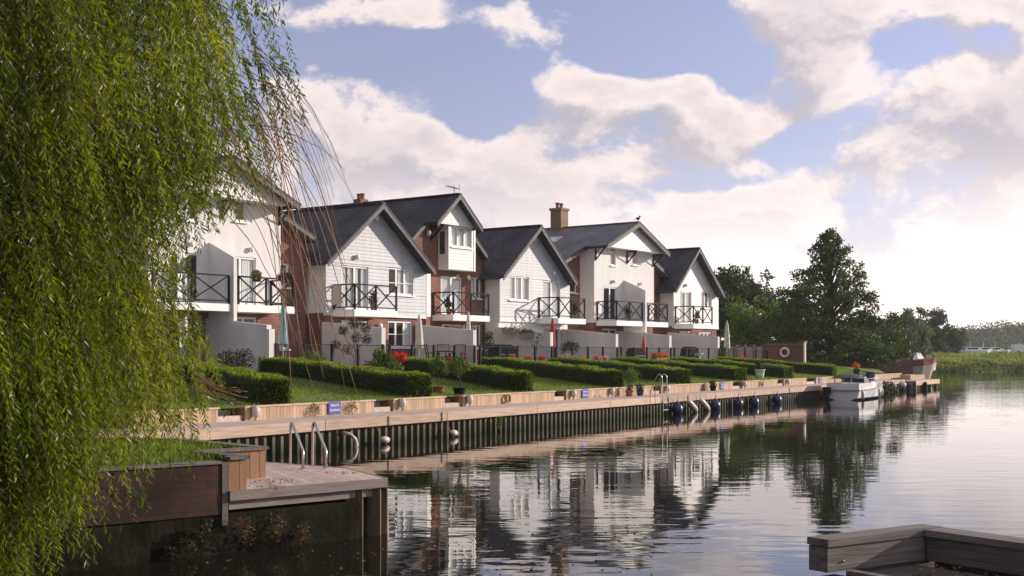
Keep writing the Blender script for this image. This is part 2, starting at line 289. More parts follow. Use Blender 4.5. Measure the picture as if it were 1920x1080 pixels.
# ------------------------------------------------------------------ mesh builder
class MB:
    def __init__(s, off=(0, 0, 0)): s.v = []; s.f = []; s.r = []; s.off = Vector(off); s.M = None
    def add(s, vs, fs, r=None):
        b = len(s.v)
        for p in vs:
            p = Vector(p)
            if s.M is not None: p = s.M @ p
            s.v.append(tuple(p + s.off))
        r = random.random() if r is None else r
        for f in fs: s.f.append(tuple(b + i for i in f)); s.r.append(r)
        return s
    def box(s, x0, x1, y0, y1, z0, z1, r=None):
        if x0 > x1: x0, x1 = x1, x0
        if y0 > y1: y0, y1 = y1, y0
        if z0 > z1: z0, z1 = z1, z0
        return s.add([(x0, y0, z0), (x1, y0, z0), (x1, y1, z0), (x0, y1, z0), (x0, y0, z1), (x1, y0, z1), (x1, y1, z1), (x0, y1, z1)],
              [(0, 3, 2, 1), (4, 5, 6, 7), (0, 1, 5, 4), (1, 2, 6, 5), (2, 3, 7, 6), (3, 0, 4, 7)], r)
    def prism(s, poly, z0, z1, r=None):
        n = len(poly); area = sum(poly[i][0] * poly[(i + 1) % n][1] - poly[(i + 1) % n][0] * poly[i][1] for i in range(n))
        if area < 0: poly = poly[::-1]
        return s.add([(x, y, z0) for x, y in poly] + [(x, y, z1) for x, y in poly],
              [tuple(range(n))[::-1], tuple(range(n, 2 * n))] + [(i, (i + 1) % n, n + (i + 1) % n, n + i) for i in range(n)], r)
    def bar(s, a, b, w, h=None, up=(0, 0, 1), r=None):
        a, b = Vector(a), Vector(b); h = h or w; d = (b - a).normalized(); up = Vector(up)
        if abs(d.dot(up)) > .99: up = Vector((1, 0, 0))
        x = d.cross(up).normalized(); y = x.cross(d).normalized()
        c = [x * (-w / 2) - y * (h / 2), x * (w / 2) - y * (h / 2), x * (w / 2) + y * (h / 2), x * (-w / 2) + y * (h / 2)]
        return s.add([a + k for k in c] + [b + k for k in c], [(0, 1, 2, 3)[::-1], (4, 5, 6, 7), (0, 1, 5, 4), (1, 2, 6, 5), (2, 3, 7, 6), (3, 0, 4, 7)], r)
    def tube(s, pts, rad, seg=8, r=None, cap=True):
        pts = [Vector(p) for p in pts]; n = len(pts); rads = rad if isinstance(rad, (list, tuple)) else [rad] * n
        vs = []; x = None
        for i, p in enumerate(pts):
            d = (pts[min(i + 1, n - 1)] - pts[max(i - 1, 0)]).normalized()
            if x is None: x = d.cross(Vector((0, 0, 1)) if abs(d.z) < .9 else Vector((1, 0, 0))).normalized()
            else: x = (x - d * x.dot(d)).normalized()
            y = d.cross(x)
            for k in range(seg):
                a = 2 * math.pi * k / seg; vs.append(p + (x * math.cos(a) + y * math.sin(a)) * rads[i])
        fs = [(i * seg + k, i * seg + (k + 1) % seg, (i + 1) * seg + (k + 1) % seg, (i + 1) * seg + k) for i in range(n - 1) for k in range(seg)]
        if cap: fs += [tuple(range(seg))[::-1], tuple(range((n - 1) * seg, n * seg))]
        return s.add(vs, fs, r)
    def lathe(s, prof, seg=14, c=(0, 0, 0), r=None):
        vs = []; n = len(prof)
        for rr, z in prof:
            for k in range(seg):
                a = 2 * math.pi * k / seg; vs.append((c[0] + rr * math.cos(a), c[1] + rr * math.sin(a), c[2] + z))
        fs = [(i * seg + k, i * seg + (k + 1) % seg, (i + 1) * seg + (k + 1) % seg, (i + 1) * seg + k) for i in range(n - 1) for k in range(seg)]
        return s.add(vs, fs + [tuple(range(seg))[::-1], tuple(range((n - 1) * seg, n * seg))], r)
    def ball(s, c, rx, ry=None, rz=None, seg=14, rings=9, r=None):
        ry = ry or rx; rz = rz or rx; vs = []
        for i in range(rings + 1):
            t = math.pi * (i + .02) / (rings + .04)
            for k in range(seg):
                a = 2 * math.pi * k / seg; vs.append((c[0] + rx * math.sin(t) * math.cos(a), c[1] + ry * math.sin(t) * math.sin(a), c[2] - rz * math.cos(t)))
        return s.add(vs, [(i * seg + k, i * seg + (k + 1) % seg, (i + 1) * seg + (k + 1) % seg, (i + 1) * seg + k) for i in range(rings) for k in range(seg)], r)
    def torus(s, c, R1, r1, axis='y', seg=24, ss=8, r=None):
        vs = []
        for i in range(seg):
            a = 2 * math.pi * i / seg
            for k in range(ss):
                b = 2 * math.pi * k / ss; q = R1 + r1 * math.cos(b); u, v, w = q * math.cos(a), q * math.sin(a), r1 * math.sin(b)
                p = {'y': (u, w, v), 'z': (u, v, w), 'x': (w, u, v)}[axis]; vs.append((c[0] + p[0], c[1] + p[1], c[2] + p[2]))
        return s.add(vs, [(i * ss + k, ((i + 1) % seg) * ss + k, ((i + 1) % seg) * ss + (k + 1) % ss, i * ss + (k + 1) % ss) for i in range(seg) for k in range(ss)], r)
    def build(s, name, m, parent=None, smooth=False):
        me = bpy.data.meshes.new(name); me.from_pydata(s.v, [], s.f)
        at = me.attributes.new('rnd', 'FLOAT', 'FACE'); at.data.foreach_set('value', s.r)
        if smooth: me.polygons.foreach_set('use_smooth', [True] * len(s.f))
        me.materials.append(m); me.update()
        o = bpy.data.objects.new(name, me); COL.objects.link(o)
        if parent is not None: o.parent = parent
        return o
def leafmesh(name, P, D, L, Wd, m, parent=None, rnd=None):
    """many leaf-sized faces: base points P, directions D, lengths L, half widths Wd"""
    n = len(P); D = D / np.linalg.norm(D, axis=1, keepdims=True)
    S = np.cross(D, rng.normal(size=(n, 3))); S /= np.linalg.norm(S, axis=1, keepdims=True) + 1e-9
    L = np.broadcast_to(L, n)[:, None]; Wd = np.broadcast_to(Wd, n)[:, None]
    V = np.stack([P, P + D * L * .45 + S * Wd, P + D * L, P + D * L * .45 - S * Wd], 1).reshape(-1, 3).astype(np.float32)
    me = bpy.data.meshes.new(name); me.vertices.add(4 * n); me.vertices.foreach_set('co', V.ravel())
    me.loops.add(4 * n); me.loops.foreach_set('vertex_index', np.arange(4 * n, dtype=np.int32))
    me.polygons.add(n); me.polygons.foreach_set('loop_start', np.arange(0, 4 * n, 4, dtype=np.int32)); me.polygons.foreach_set('loop_total', np.full(n, 4, np.int32))
    me.update(calc_edges=True)
    at = me.attributes.new('rnd', 'FLOAT', 'FACE'); at.data.foreach_set('value', (rng.random(n) if rnd is None else rnd).astype(np.float32))
    me.materials.append(m); o = bpy.data.objects.new(name, me); COL.objects.link(o)
    if parent is not None: o.parent = parent
    return o
def tag(o, label=None, cat=None, group=None, kind=None):
    if label: o['label'] = label
    if cat: o['category'] = cat
    if group: o['group'] = group
    if kind: o['kind'] = kind
    return o
def thing(name, label, cat, loc=(0, 0, 0), rz=0., group=None):
    o = bpy.data.objects.new(name, None); COL.objects.link(o); o.location = loc; o.rotation_euler = (0, 0, rz); o.empty_display_size = .3
    return tag(o, label, cat, group)
def dup(root, loc, rz, label, group=None):
    r = root.copy(); COL.objects.link(r); r.location = loc; r.rotation_euler = (0, 0, rz); r['label'] = label
    if group: r['group'] = group
    for ch in list(root.children):
        c = ch.copy(); COL.objects.link(c); c.parent = r
        for g in list(ch.children):
            k = g.copy(); COL.objects.link(k); k.parent = c
    return r
def struct(name, mb, m, kind='structure', smooth=False):
    return tag(mb.build(name, m, None, smooth), kind=kind)

# ------------------------------------------------------------------ water and land
mb = MB(); mb.add([(-1000, -40, 0), (1000, -40, 0), (1000, 1200, 0), (-1000, 1200, 0)], [(0, 1, 2, 3)]); struct('water', mb, water_m)
mb = MB(); mb.add([(-1000, -40, -1.2), (1000, -40, -1.2), (1000, 1200, -1.2), (-1000, 1200, -1.2)], [(0, 1, 2, 3)]); struct('river_bed', mb, soil)
# garden lawn, a ruled slope from the retaining wall up to the terrace
mb = MB(); n = 60
for i in range(n + 1):
    f = i / n; a = QP(-20 + 75.5 * f, -1.52, .95); b = HP(-30 + 72 * f, 3.45, 1.56)
    for j in range(9):
        g = j / 8; p = a.lerp(b, g); p.z += .03 * math.sin(i * 1.3 + j) * (0 < j < 8); mb.v.append(tuple(p))
for i in range(n):
    for j in range(8): mb.f.append((i * 9 + j, (i + 1) * 9 + j, (i + 1) * 9 + j + 1, i * 9 + j + 1)); mb.r.append(.5)
lawn = struct('lawn', mb, grass_m, smooth=True)
N = 70000; f = rng.random(N); g = rng.random(N); A = np.array([tuple(QP(-12 + 67 * k, -1.52, .95)) for k in (0, 1)]); B = np.array([tuple(HP(-30 + 72 * (8 + 67 * k) / 75.5, 3.45, 1.56)) for k in (0, 1)])
P = (A[0] + (A[1] - A[0]) * f[:, None]) * (1 - g[:, None]) + (B[0] + (B[1] - B[0]) * f[:, None]) * g[:, None]
g = leafmesh('lawn_blades', P, rng.normal(0, .4, P.shape) + np.array([0, 0, 1]), rng.uniform(.05, .10, N), .012, blade); tag(g, kind='stuff')
mb = MB(); s0, s1 = -30, 34.3
mb.add([HP(s0, 3.6, 1.6), HP(s1, 3.6, 1.6), HP(s1, -14, 1.6), HP(s0, -14, 1.6), HP(s0, 3.6, .4), HP(s1, 3.6, .4)], [(0, 1, 2, 3), (4, 5, 1, 0)])
struct('terrace', mb, paving)
mb = MB(); a, b = 0, 0   # land behind and beyond the houses
mb.add([HP(-30, -14, 1.5), HP(34, -14, 1.5), HP(42.2, 3.6, 1.45), QP(56, -1.4, 1.0), (29.5, 104, .3), (38, 135, .3), (50, 174, .3), (-300, 420, .3), (-300, 20, .3), (38, 135, 1.2), (50, 174, 1.2), (-300, 420, 1.5), (-300, 20, 1.5), (29.5, 104, 1.1)],
       [(0, 1, 2, 3, 13, 9, 10, 11, 12), (13, 4, 5, 9), (9, 5, 6, 10)])
struct('ground', mb, meadow_m)

# ------------------------------------------------------------------ quay
quay = thing('timber_quay', 'long timber quay walkway on dark sheet piling below the house gardens', 'quay', QP(-20, 0, 0), QROT)
QL = 20 + 55
mb = MB(); x = 0
while x < QL:
    x2 = min(x + .145, QL); mb.box(x, x2 - .006, .06, 1.40, DECK - .05, DECK); x = x2
mb.build('deck', timber_d, quay)
mb = MB(); x = 0; k = 0
while x < QL:
    x2 = min(x + random.uniform(3.9, 5.2), QL); mb.box(x + .012, x2 - .012, 0, .058, .43, DECK + .003); x = x2
mb.build('fascia', timber_h, quay)
mb = MB(); x = 0; prof = []
while x < QL:                                   # trench sheet corrugations
    prof += [(x, .30), (x + .09, .30), (x + .14, .14), (x + .23, .14)]; x += .28
vs = [(a, b, -1) for a, b in prof] + [(a, b, .47) for a, b in prof]; n = len(prof)
mb.add(vs, [(i, i + 1, n + i + 1, n + i) for i in range(n - 1)], .5); mb.build('sheet_piling', sheet, quay)
mb = MB(); mb.box(QL - .06, QL, .07, 1.4, -.6, .6); mb.build('end_boards', timber_w, quay)
for px in (728, 828, 1253, 1290, 1480):          # dark iron straps and rubbing posts bolted to the fascia
    q = q_of(px) + 20
    m2 = MB(); m2.box(q - .025, q + .025, -.02, 0, .42, DECK - .01); m2.build('mooring_strap', lead, quay)

# retaining wall: timber segments with step gaps between
segs = [(250, 409), (460, 702), (738, 834), (868, 1040), (1062, 1225), (1240, 1374), (1392, 1458), (1470, 1512), (1530, 1690)]
seglab = ['left of the first steps, behind the willow', 'with the nearest blue mooring sign', 'short stretch below the two standard shrubs', 'with the rope coil hung on it', 'with the second blue sign and far ladder',
          'with potted plants and the third blue sign', 'below the white pot', 'very short stretch just before the cruiser', 'longest and farthest stretch behind the white cruiser']
segq = []
for (a, b), lb in zip(segs, seglab):
    qa, qb = q_of(a, -1.4), q_of(b, -1.4); segq.append((qa, qb)); Ln = qb - qa
    t = thing('garden_retaining_wall', 'low timber garden wall, ' + lb, 'wall', QP(qa, -1.4, DECK), QROT, 'low timber garden walls along the quay')
    mb = MB(); x = 0
    while x < Ln - .01:
        x2 = min(x + .12, Ln); mb.box(x, x2 - .008, 0, .03, -.02, .29); x = x2
    mb.build('front_planks', timber, t)
    mb = MB(); mb.box(-.03, Ln + .03, -.03, .12, .29, .33, .6); mb.build('cap', timber_h, t)
    mb = MB(); y = .034
    while y < 1.3: mb.box(-.03, 0, y, min(y + .118, 1.3), -.02, .29); y += .13
    y = .034
    while y < 1.3: mb.box(Ln, Ln + .03, y, min(y + .118, 1.3), -.02, .29); y += .13
    mb.build('return_planks', timber_s, t)
for i in range(len(segq) - 1):
    qa, qb = segq[i][1] + .05, segq[i + 1][0] - .05
    t = thing('garden_steps', 'timber steps just right of the wall ' + seglab[i], 'steps', QP((qa + qb) / 2, -1.4, DECK), QROT, 'timber steps between the garden walls')
    w = (qb - qa) / 2
    for k in range(2):
        m2 = MB(); m2.box(-w, w, .06 + .33 * k, .40 + .33 * k, -.02, .12 + .12 * k); m2.build('tread', timber_d, t)
    m2 = MB(); m2.box(-w, w, .74, 1.4, -.02, .30); m2.build('landing', timber_d, t)

# ------------------------------------------------------------------ houses
def wallface(mb, xr, zs, ops, d, pitch=None, lap=.018):
    """front wall at depth d with real openings; xr(z) gives its left and right ends, ops are (s0, s1, z0, z1)"""
    lv = set(zs)
    for o in ops: lv |= {o[2], o[3]}
    if pitch:
        z = zs[0]
        while z < zs[-1]: lv.add(round(z, 4)); z += pitch
    lv = sorted(v for v in lv if zs[0] - 1e-6 <= v <= zs[-1] + 1e-6); cl = []
    for v in lv:
        if not cl or v - cl[-1] > .004: cl.append(v)
    for za, zb in zip(cl, cl[1:]):
        (la, ra), (lb, rb) = xr(za), xr(zb); cuts = sorted((o[0], o[1]) for o in ops if o[2] <= za + .003 and o[3] >= zb - .003)
        xa, xb = la, lb; r = random.random(); iv = []
        for c0, c1 in cuts: iv.append((xa, xb, c0, c0)); xa = xb = c1
        iv.append((xa, xb, ra, rb)); l = lap if pitch else 0
        for p, q, u, v in iv:
            mb.add([(p, -d - l, za), (u, -d - l, za), (v, -d, zb), (q, -d, zb)], [(0, 1, 2, 3)], r)
            if l: mb.add([(p, -d, za), (u, -d, za), (u, -d - l, za), (p, -d - l, za)], [(0, 1, 2, 3)], r)
    for s0, s1, z0, z1 in ops:                      # reveals
        a, b = -d - .01, -d + .16
        mb.add([(s0, a, z0), (s0, b, z0), (s0, b, z1), (s0, a, z1), (s1, a, z0), (s1, b, z0), (s1, b, z1), (s1, a, z1)], [(0, 1, 2, 3), (7, 6, 5, 4), (1, 0, 4, 5), (3, 2, 6, 7)], .5)
def window(root, off, s0, s1, z0, z1, d, n=2, bars=(), curt=(), name='window', sill=True, inset=.035, opaque=None):
    fr = MB(off); y = -d + inset; w = .075
    fr.box(s0, s1, y, y + .05, z1 - w, z1); fr.box(s0, s1, y, y + .05, z0, z0 + w); fr.box(s0, s0 + w, y, y + .05, z0 + w, z1 - w); fr.box(s1 - w, s1, y, y + .05, z0 + w, z1 - w)
    for i in range(1, n):
        c = s0 + (s1 - s0) * i / n; fr.box(c - .05, c + .05, y - .004, y + .046, z0 + w, z1 - w)
    for zb in bars: fr.box(s0 + w, s1 - w, y + .004, y + .04, zb - .015, zb + .015)
    f = fr.build(name, white, root)
    p = MB(off); p.add([(s0 + .03, y + .03, z0 + .03), (s1 - .03, y + .03, z0 + .03), (s1 - .03, y + .03, z1 - .03), (s0 + .03, y + .03, z1 - .03)], [(0, 1, 2, 3)]); p.build('pane', glass, f)
    if sill: m2 = MB(off); m2.box(s0 - .08, s1 + .08, -d - .09, -d + .06, z0 - .07, z0 - .003); m2.build('sill', white, f)
    if curt:
        c = MB(off)
        for a, b in curt:
            m = max(2, int((b - a) * (s1 - s0) / .05)); pts = [(s0 + (s1 - s0) * (a + (b - a) * k / m), y + .075 + .02 * (k % 2)) for k in range(m + 1)]
            for (x0, y0), (x1, y1) in zip(pts, pts[1:]): c.add([(x0, y0, z0), (x1, y1, z0), (x1, y1, z1), (x0, y0, z1)], [(0, 1, 2, 3)], .5)
        c.build('curtain', curtain, f)
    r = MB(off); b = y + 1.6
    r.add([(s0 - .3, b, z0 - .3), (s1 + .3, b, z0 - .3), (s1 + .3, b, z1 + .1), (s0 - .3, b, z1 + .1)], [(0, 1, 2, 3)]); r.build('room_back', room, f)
    return f
def gable_roof(root, off, sL, zL, sP, zP, sR, zR, d0, d1, m, verge=True, th=.13, vname='bargeboard', vm=None, vt=.03):
    mb = MB(off)
    for (a, za, b, zb) in ((sL, zL, sP, zP), (sP, zP, sR, zR)):
        mb.add([(a, -d1, za), (b, -d1, zb), (b, -d0, zb), (a, -d0, za), (a, -d1, za - th), (b, -d1, zb - th), (b, -d0, zb - th), (a, -d0, za - th)],
               [(0, 1, 2, 3), (7, 6, 5, 4), (0, 4, 5, 1), (2, 6, 7, 3), (3, 7, 4, 0)])
    mb.bar((sP, -d1 - .01, zP + .015), (sP, -d0, zP + .015), .22, .06)
    rf = mb.build('roof', m, root)
    if verge:
        for (a, za, b, zb) in ((sL, zL, sP, zP), (sR, zR, sP, zP)):
            v = MB(off); y0, y1 = -d1 - .035, -d1 - .003
            v.add([(a, y0, za - .25), (b, y0, zb - .25), (b, y0, zb - .05), (a, y0, za - .05), (a, y1, za - .25), (b, y1, zb - .25), (b, y1, zb - .05), (a, y1, za - .05)],
                  [(0, 1, 2, 3), (3, 2, 1, 0), (7, 6, 5, 4), (0, 4, 5, 1), (3, 7, 6, 2), (0, 3, 7, 4), (1, 2, 6, 5)]); v.build(vname, vm or verge_m, root)
            g = MB(off); g.add([(a, y0 - .012, za - .06), (b, y0 - .012, zb - .06), (b, y0 - .012, zb + vt), (a, y0 - .012, za + vt), (a, y1, za - .06), (b, y1, zb - .06), (b, y1, zb + vt), (a, y1, za + vt)],
                  [(0, 1, 2, 3), (3, 2, 1, 0), (7, 6, 5, 4), (0, 4, 5, 1), (3, 7, 6, 2), (0, 3, 7, 4)]); g.build('verge_tiles', lead, root)
    return rf
def gutter(root, off, s, z, d0, d1):
    m = MB(off); m.tube([(s, -d0, z), (s, -d1, z)], .06, 8); m.build('gutter', lead, root, True)
def balcony(root, off, sL, sR, dw, dep, npan, floor=4.1, left=True, right=False):
    """slab and crossed black railing projecting dep from the wall plane dw"""
    dF = dw + dep
    m = MB(off); m.box(sL - .05, sR + .05, -dF - .04, -dw + .02, floor - .30, floor - .02); b = m.build('balcony', white, root)
    m = MB(off); z0, z1 = floor + .09, floor + 1.05
    def run(p, q, n):
        for k in range(n + 1):
            x = Vector(p).lerp(Vector(q), k / n); m.bar((x.x, x.y, floor - .12), (x.x, x.y, z1), .07)
        m.bar((*p, z1), (*q, z1), .075, .055); m.bar((*p, z0), (*q, z0), .055, .05)
        for k in range(n):
            a, c = Vector(p).lerp(Vector(q), k / n), Vector(p).lerp(Vector(q), (k + 1) / n)
            m.bar((a.x, a.y, z0), (c.x, c.y, z1), .048, .04); m.bar((a.x, a.y, z1), (c.x, c.y, z0), .048, .04)
            o = (a + c) / 2; m.box(o.x - .05, o.x + .05, o.y - .02, o.y + .02, (z0 + z1) / 2 - .05, (z0 + z1) / 2 + .05)
    run((sL, -dF), (sR, -dF), npan)
    if left: run((sL, -dw - .03), (sL, -dF), 1)
    if right: run((sR, -dw - .03), (sR, -dF), 1)
    m.build('balcony_railing', black, root); return b
def lamp(root, off, s, z, d, r=.1):
    m = MB(off); m.ball((s, -d - .11, z), r, r * .8, r * 1.15, 10, 7); m.box(s - .06, s + .06, -d - .05, -d, z - .07, z + .07); m.build('wall_lamp', lampglass, root, True)
def flood(root, off, s, z, d):
    m = MB(off); m.ball((s, -d - .14, z), .13, .08, .15, 10, 7); m.box(s - .03, s + .03, -d - .1, -d, z - .02, z + .02); m.build('floodlight', lampglass, root, True)
def bracket(root, off, s, d, z, h=.75, dep=.6):
    m = MB(off); m.bar((s, -d - .03, z - h), (s, -d - .03, z), .07); m.bar((s, -d, z - .04), (s, -d - dep, z - .04), .07); m.bar((s, -d - .03, z - h + .05), (s, -d - dep + .03, z - .05), .06)
    m.bar((s, -d - .05, z - h * .5), (s, -d - dep * .45, z - .05), .035); m.build('bracket', black, root)
def pipe(root, off, s, d, z0, z1):
    m = MB(off); m.tube([(s, -d - .06, z0), (s, -d - .06, z1)], .04, 8); m.build('downpipe', lead, root, True)

def gable_house(sl, sr, sP, roofL, roofR, spec, label, gwhite=False, bm=None):
    root = thing('gabled_house', label, 'house', HP(sl, 0, TER), HROT, 'terraced houses along the quay'); off = (-sl, 0, -TER)
    zb, ze, zP = 3.95, 6.2, 8.87
    slL, slR = (zP - 6.1) / (sP - roofL), (zP - 6.1) / (roofR - sP)
    def xr(z):
        t = zP - .14
        return (max(sl, sP - (t - z) / slL), min(sr, sP + (t - z) / slR))
    zk = sorted({zb, zP - .16, zP - .14 - slL * (sP - sl), zP - .14 - slR * (sr - sP)})
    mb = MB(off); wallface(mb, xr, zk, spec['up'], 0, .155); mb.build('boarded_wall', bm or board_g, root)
    mb = MB(off)
    for z in np.arange(zb, 6.3, .155):
        mb.box(sl, sl + .01, .0, 9, z, z + .15); mb.box(sr - .01, sr, .0, 9, z, z + .15)
    mb.build('side_wall', render_w, root)
    mb = MB(off); wallface(mb, lambda z: (sl + .05, sr - .05), [1.5, zb], spec['gf'], -.10); mb.box(sl + .05, sl + .06, .10, 9, 1.5, zb); mb.box(sr - .06, sr - .05, .10, 9, 1.5, zb)
    mb.build('ground_floor_wall', render_w if gwhite else brick, root)
    mb = MB(off); mb.box(sl - .01, sr + .01, -.03, .12, zb - .10, zb - .003); mb.build('drip_board', white, root)
    rf = gable_roof(root, off, roofL, 6.1, sP, zP, roofR, 6.1, -9.5, .56, slate)
    gutter(root, off, roofL - .02, 6.0, -9.4, .42); gutter(root, off, roofR + .02, 6.0, -9.4, .42)
    for w in spec['win']: window(root, off, *w[0], **w[1])
    flood(root, off, sP + .02, zP - .62, 0.0)
    return root, off, rf

def sz(px0, py0, px1, py1, d=0.):
    a, b = s_of(px0, d), s_of(px1, d); m = (a + b) / 2
    return (a, b, z_of(py1, m, d), z_of(py0, m, d))
# -- second house from the left: white boarded gable
door = lambda px0, px1, top, d=0.: (s_of(px0, d), s_of(px1, d), 4.14, top)
def gd(px0, px1, top=3.66, d=-.10): return (s_of(px0, d), s_of(px1, d), 1.64, top)
b_d, b_w, b_gd, b_gw = door(640, 690, 6.03), sz(728, 503, 774, 553), gd(640, 690), sz(727, 602, 773, 651, -.1)
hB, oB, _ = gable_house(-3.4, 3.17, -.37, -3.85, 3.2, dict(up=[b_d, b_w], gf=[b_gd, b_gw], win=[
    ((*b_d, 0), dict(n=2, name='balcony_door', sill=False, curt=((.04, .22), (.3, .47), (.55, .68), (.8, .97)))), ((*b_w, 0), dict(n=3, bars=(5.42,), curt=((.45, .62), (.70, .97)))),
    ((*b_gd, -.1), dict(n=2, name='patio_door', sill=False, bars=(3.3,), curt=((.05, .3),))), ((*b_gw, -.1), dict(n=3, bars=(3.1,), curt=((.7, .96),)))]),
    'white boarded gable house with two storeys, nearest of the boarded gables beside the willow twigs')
balcony(hB, oB, s_of(665, 1.25), s_of(743, 1.25), 0, 1.25, 2); lamp(hB, oB, s_of(667), z_of(482, s_of(667)), 0); lamp(hB, oB, s_of(710, -.1), 3.45, -.1, .12)
m = MB(oB); m.box(3.2, 3.5, -.02, .9, 3.95, 6.2); m.build('corner_panel', white, hB)
m = MB(oB); m.box(3.2, 3.5, .0, .9, 1.5, 3.947); m.build('corner_pier', brick, hB)
# -- fourth: white boarded gable
d_d, d_w, d_gd, d_gw = door(1018, 1050, 6.1), sz(955, 518, 991, 563), gd(1019, 1049), (s_of(955, -.1), s_of(991, -.1), 2.55, 3.62)
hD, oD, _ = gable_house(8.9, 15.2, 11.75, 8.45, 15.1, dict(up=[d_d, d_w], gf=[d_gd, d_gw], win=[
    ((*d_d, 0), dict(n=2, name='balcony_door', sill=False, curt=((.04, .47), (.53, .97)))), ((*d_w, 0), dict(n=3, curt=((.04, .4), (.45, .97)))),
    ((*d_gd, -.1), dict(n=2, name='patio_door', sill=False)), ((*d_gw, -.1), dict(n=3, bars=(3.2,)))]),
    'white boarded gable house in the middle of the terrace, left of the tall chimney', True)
balcony(hD, oD, s_of(1047, 1.25), s_of(1096, 1.25), 0, 1.25, 2); lamp(hD, oD, s_of(1036), z_of(512, s_of(1036)), 0)
# -- sixth: white boarded gable at the far end
f_d, f_w, f_gd, f_gw = door(1275, 1296, 6.12), sz(1315, 547, 1334, 578), gd(1274, 1296), (s_of(1314, -.1), s_of(1334, -.1), 2.6, 3.64)
hF, oF, _ = gable_house(26.65, 32.56, 28.95, 25.9, 32.3, dict(up=[f_d, f_w], gf=[f_gd, f_gw], win=[
    ((*f_d, 0), dict(n=2, name='balcony_door', sill=False, curt=((.04, .47), (.53, .97)))), ((*f_w, 0), dict(n=3, curt=((.03, .33), (.68, .97)))),
    ((*f_gd, -.1), dict(n=2, name='patio_door', sill=False)), ((*f_gw, -.1), dict(n=3, bars=(3.2,)))]),
    'white boarded gable house at the far end of the terrace, beside the trees', False, board)
balcony(hF, oF, s_of(1300, 1.25), s_of(1335, 1.25), 0, 1.25, 2); lamp(hF, oF, s_of(1284), z_of(535, s_of(1284)), 0); lamp(hF, oF, s_of(1308, -.1), 3.5, -.1, .11)

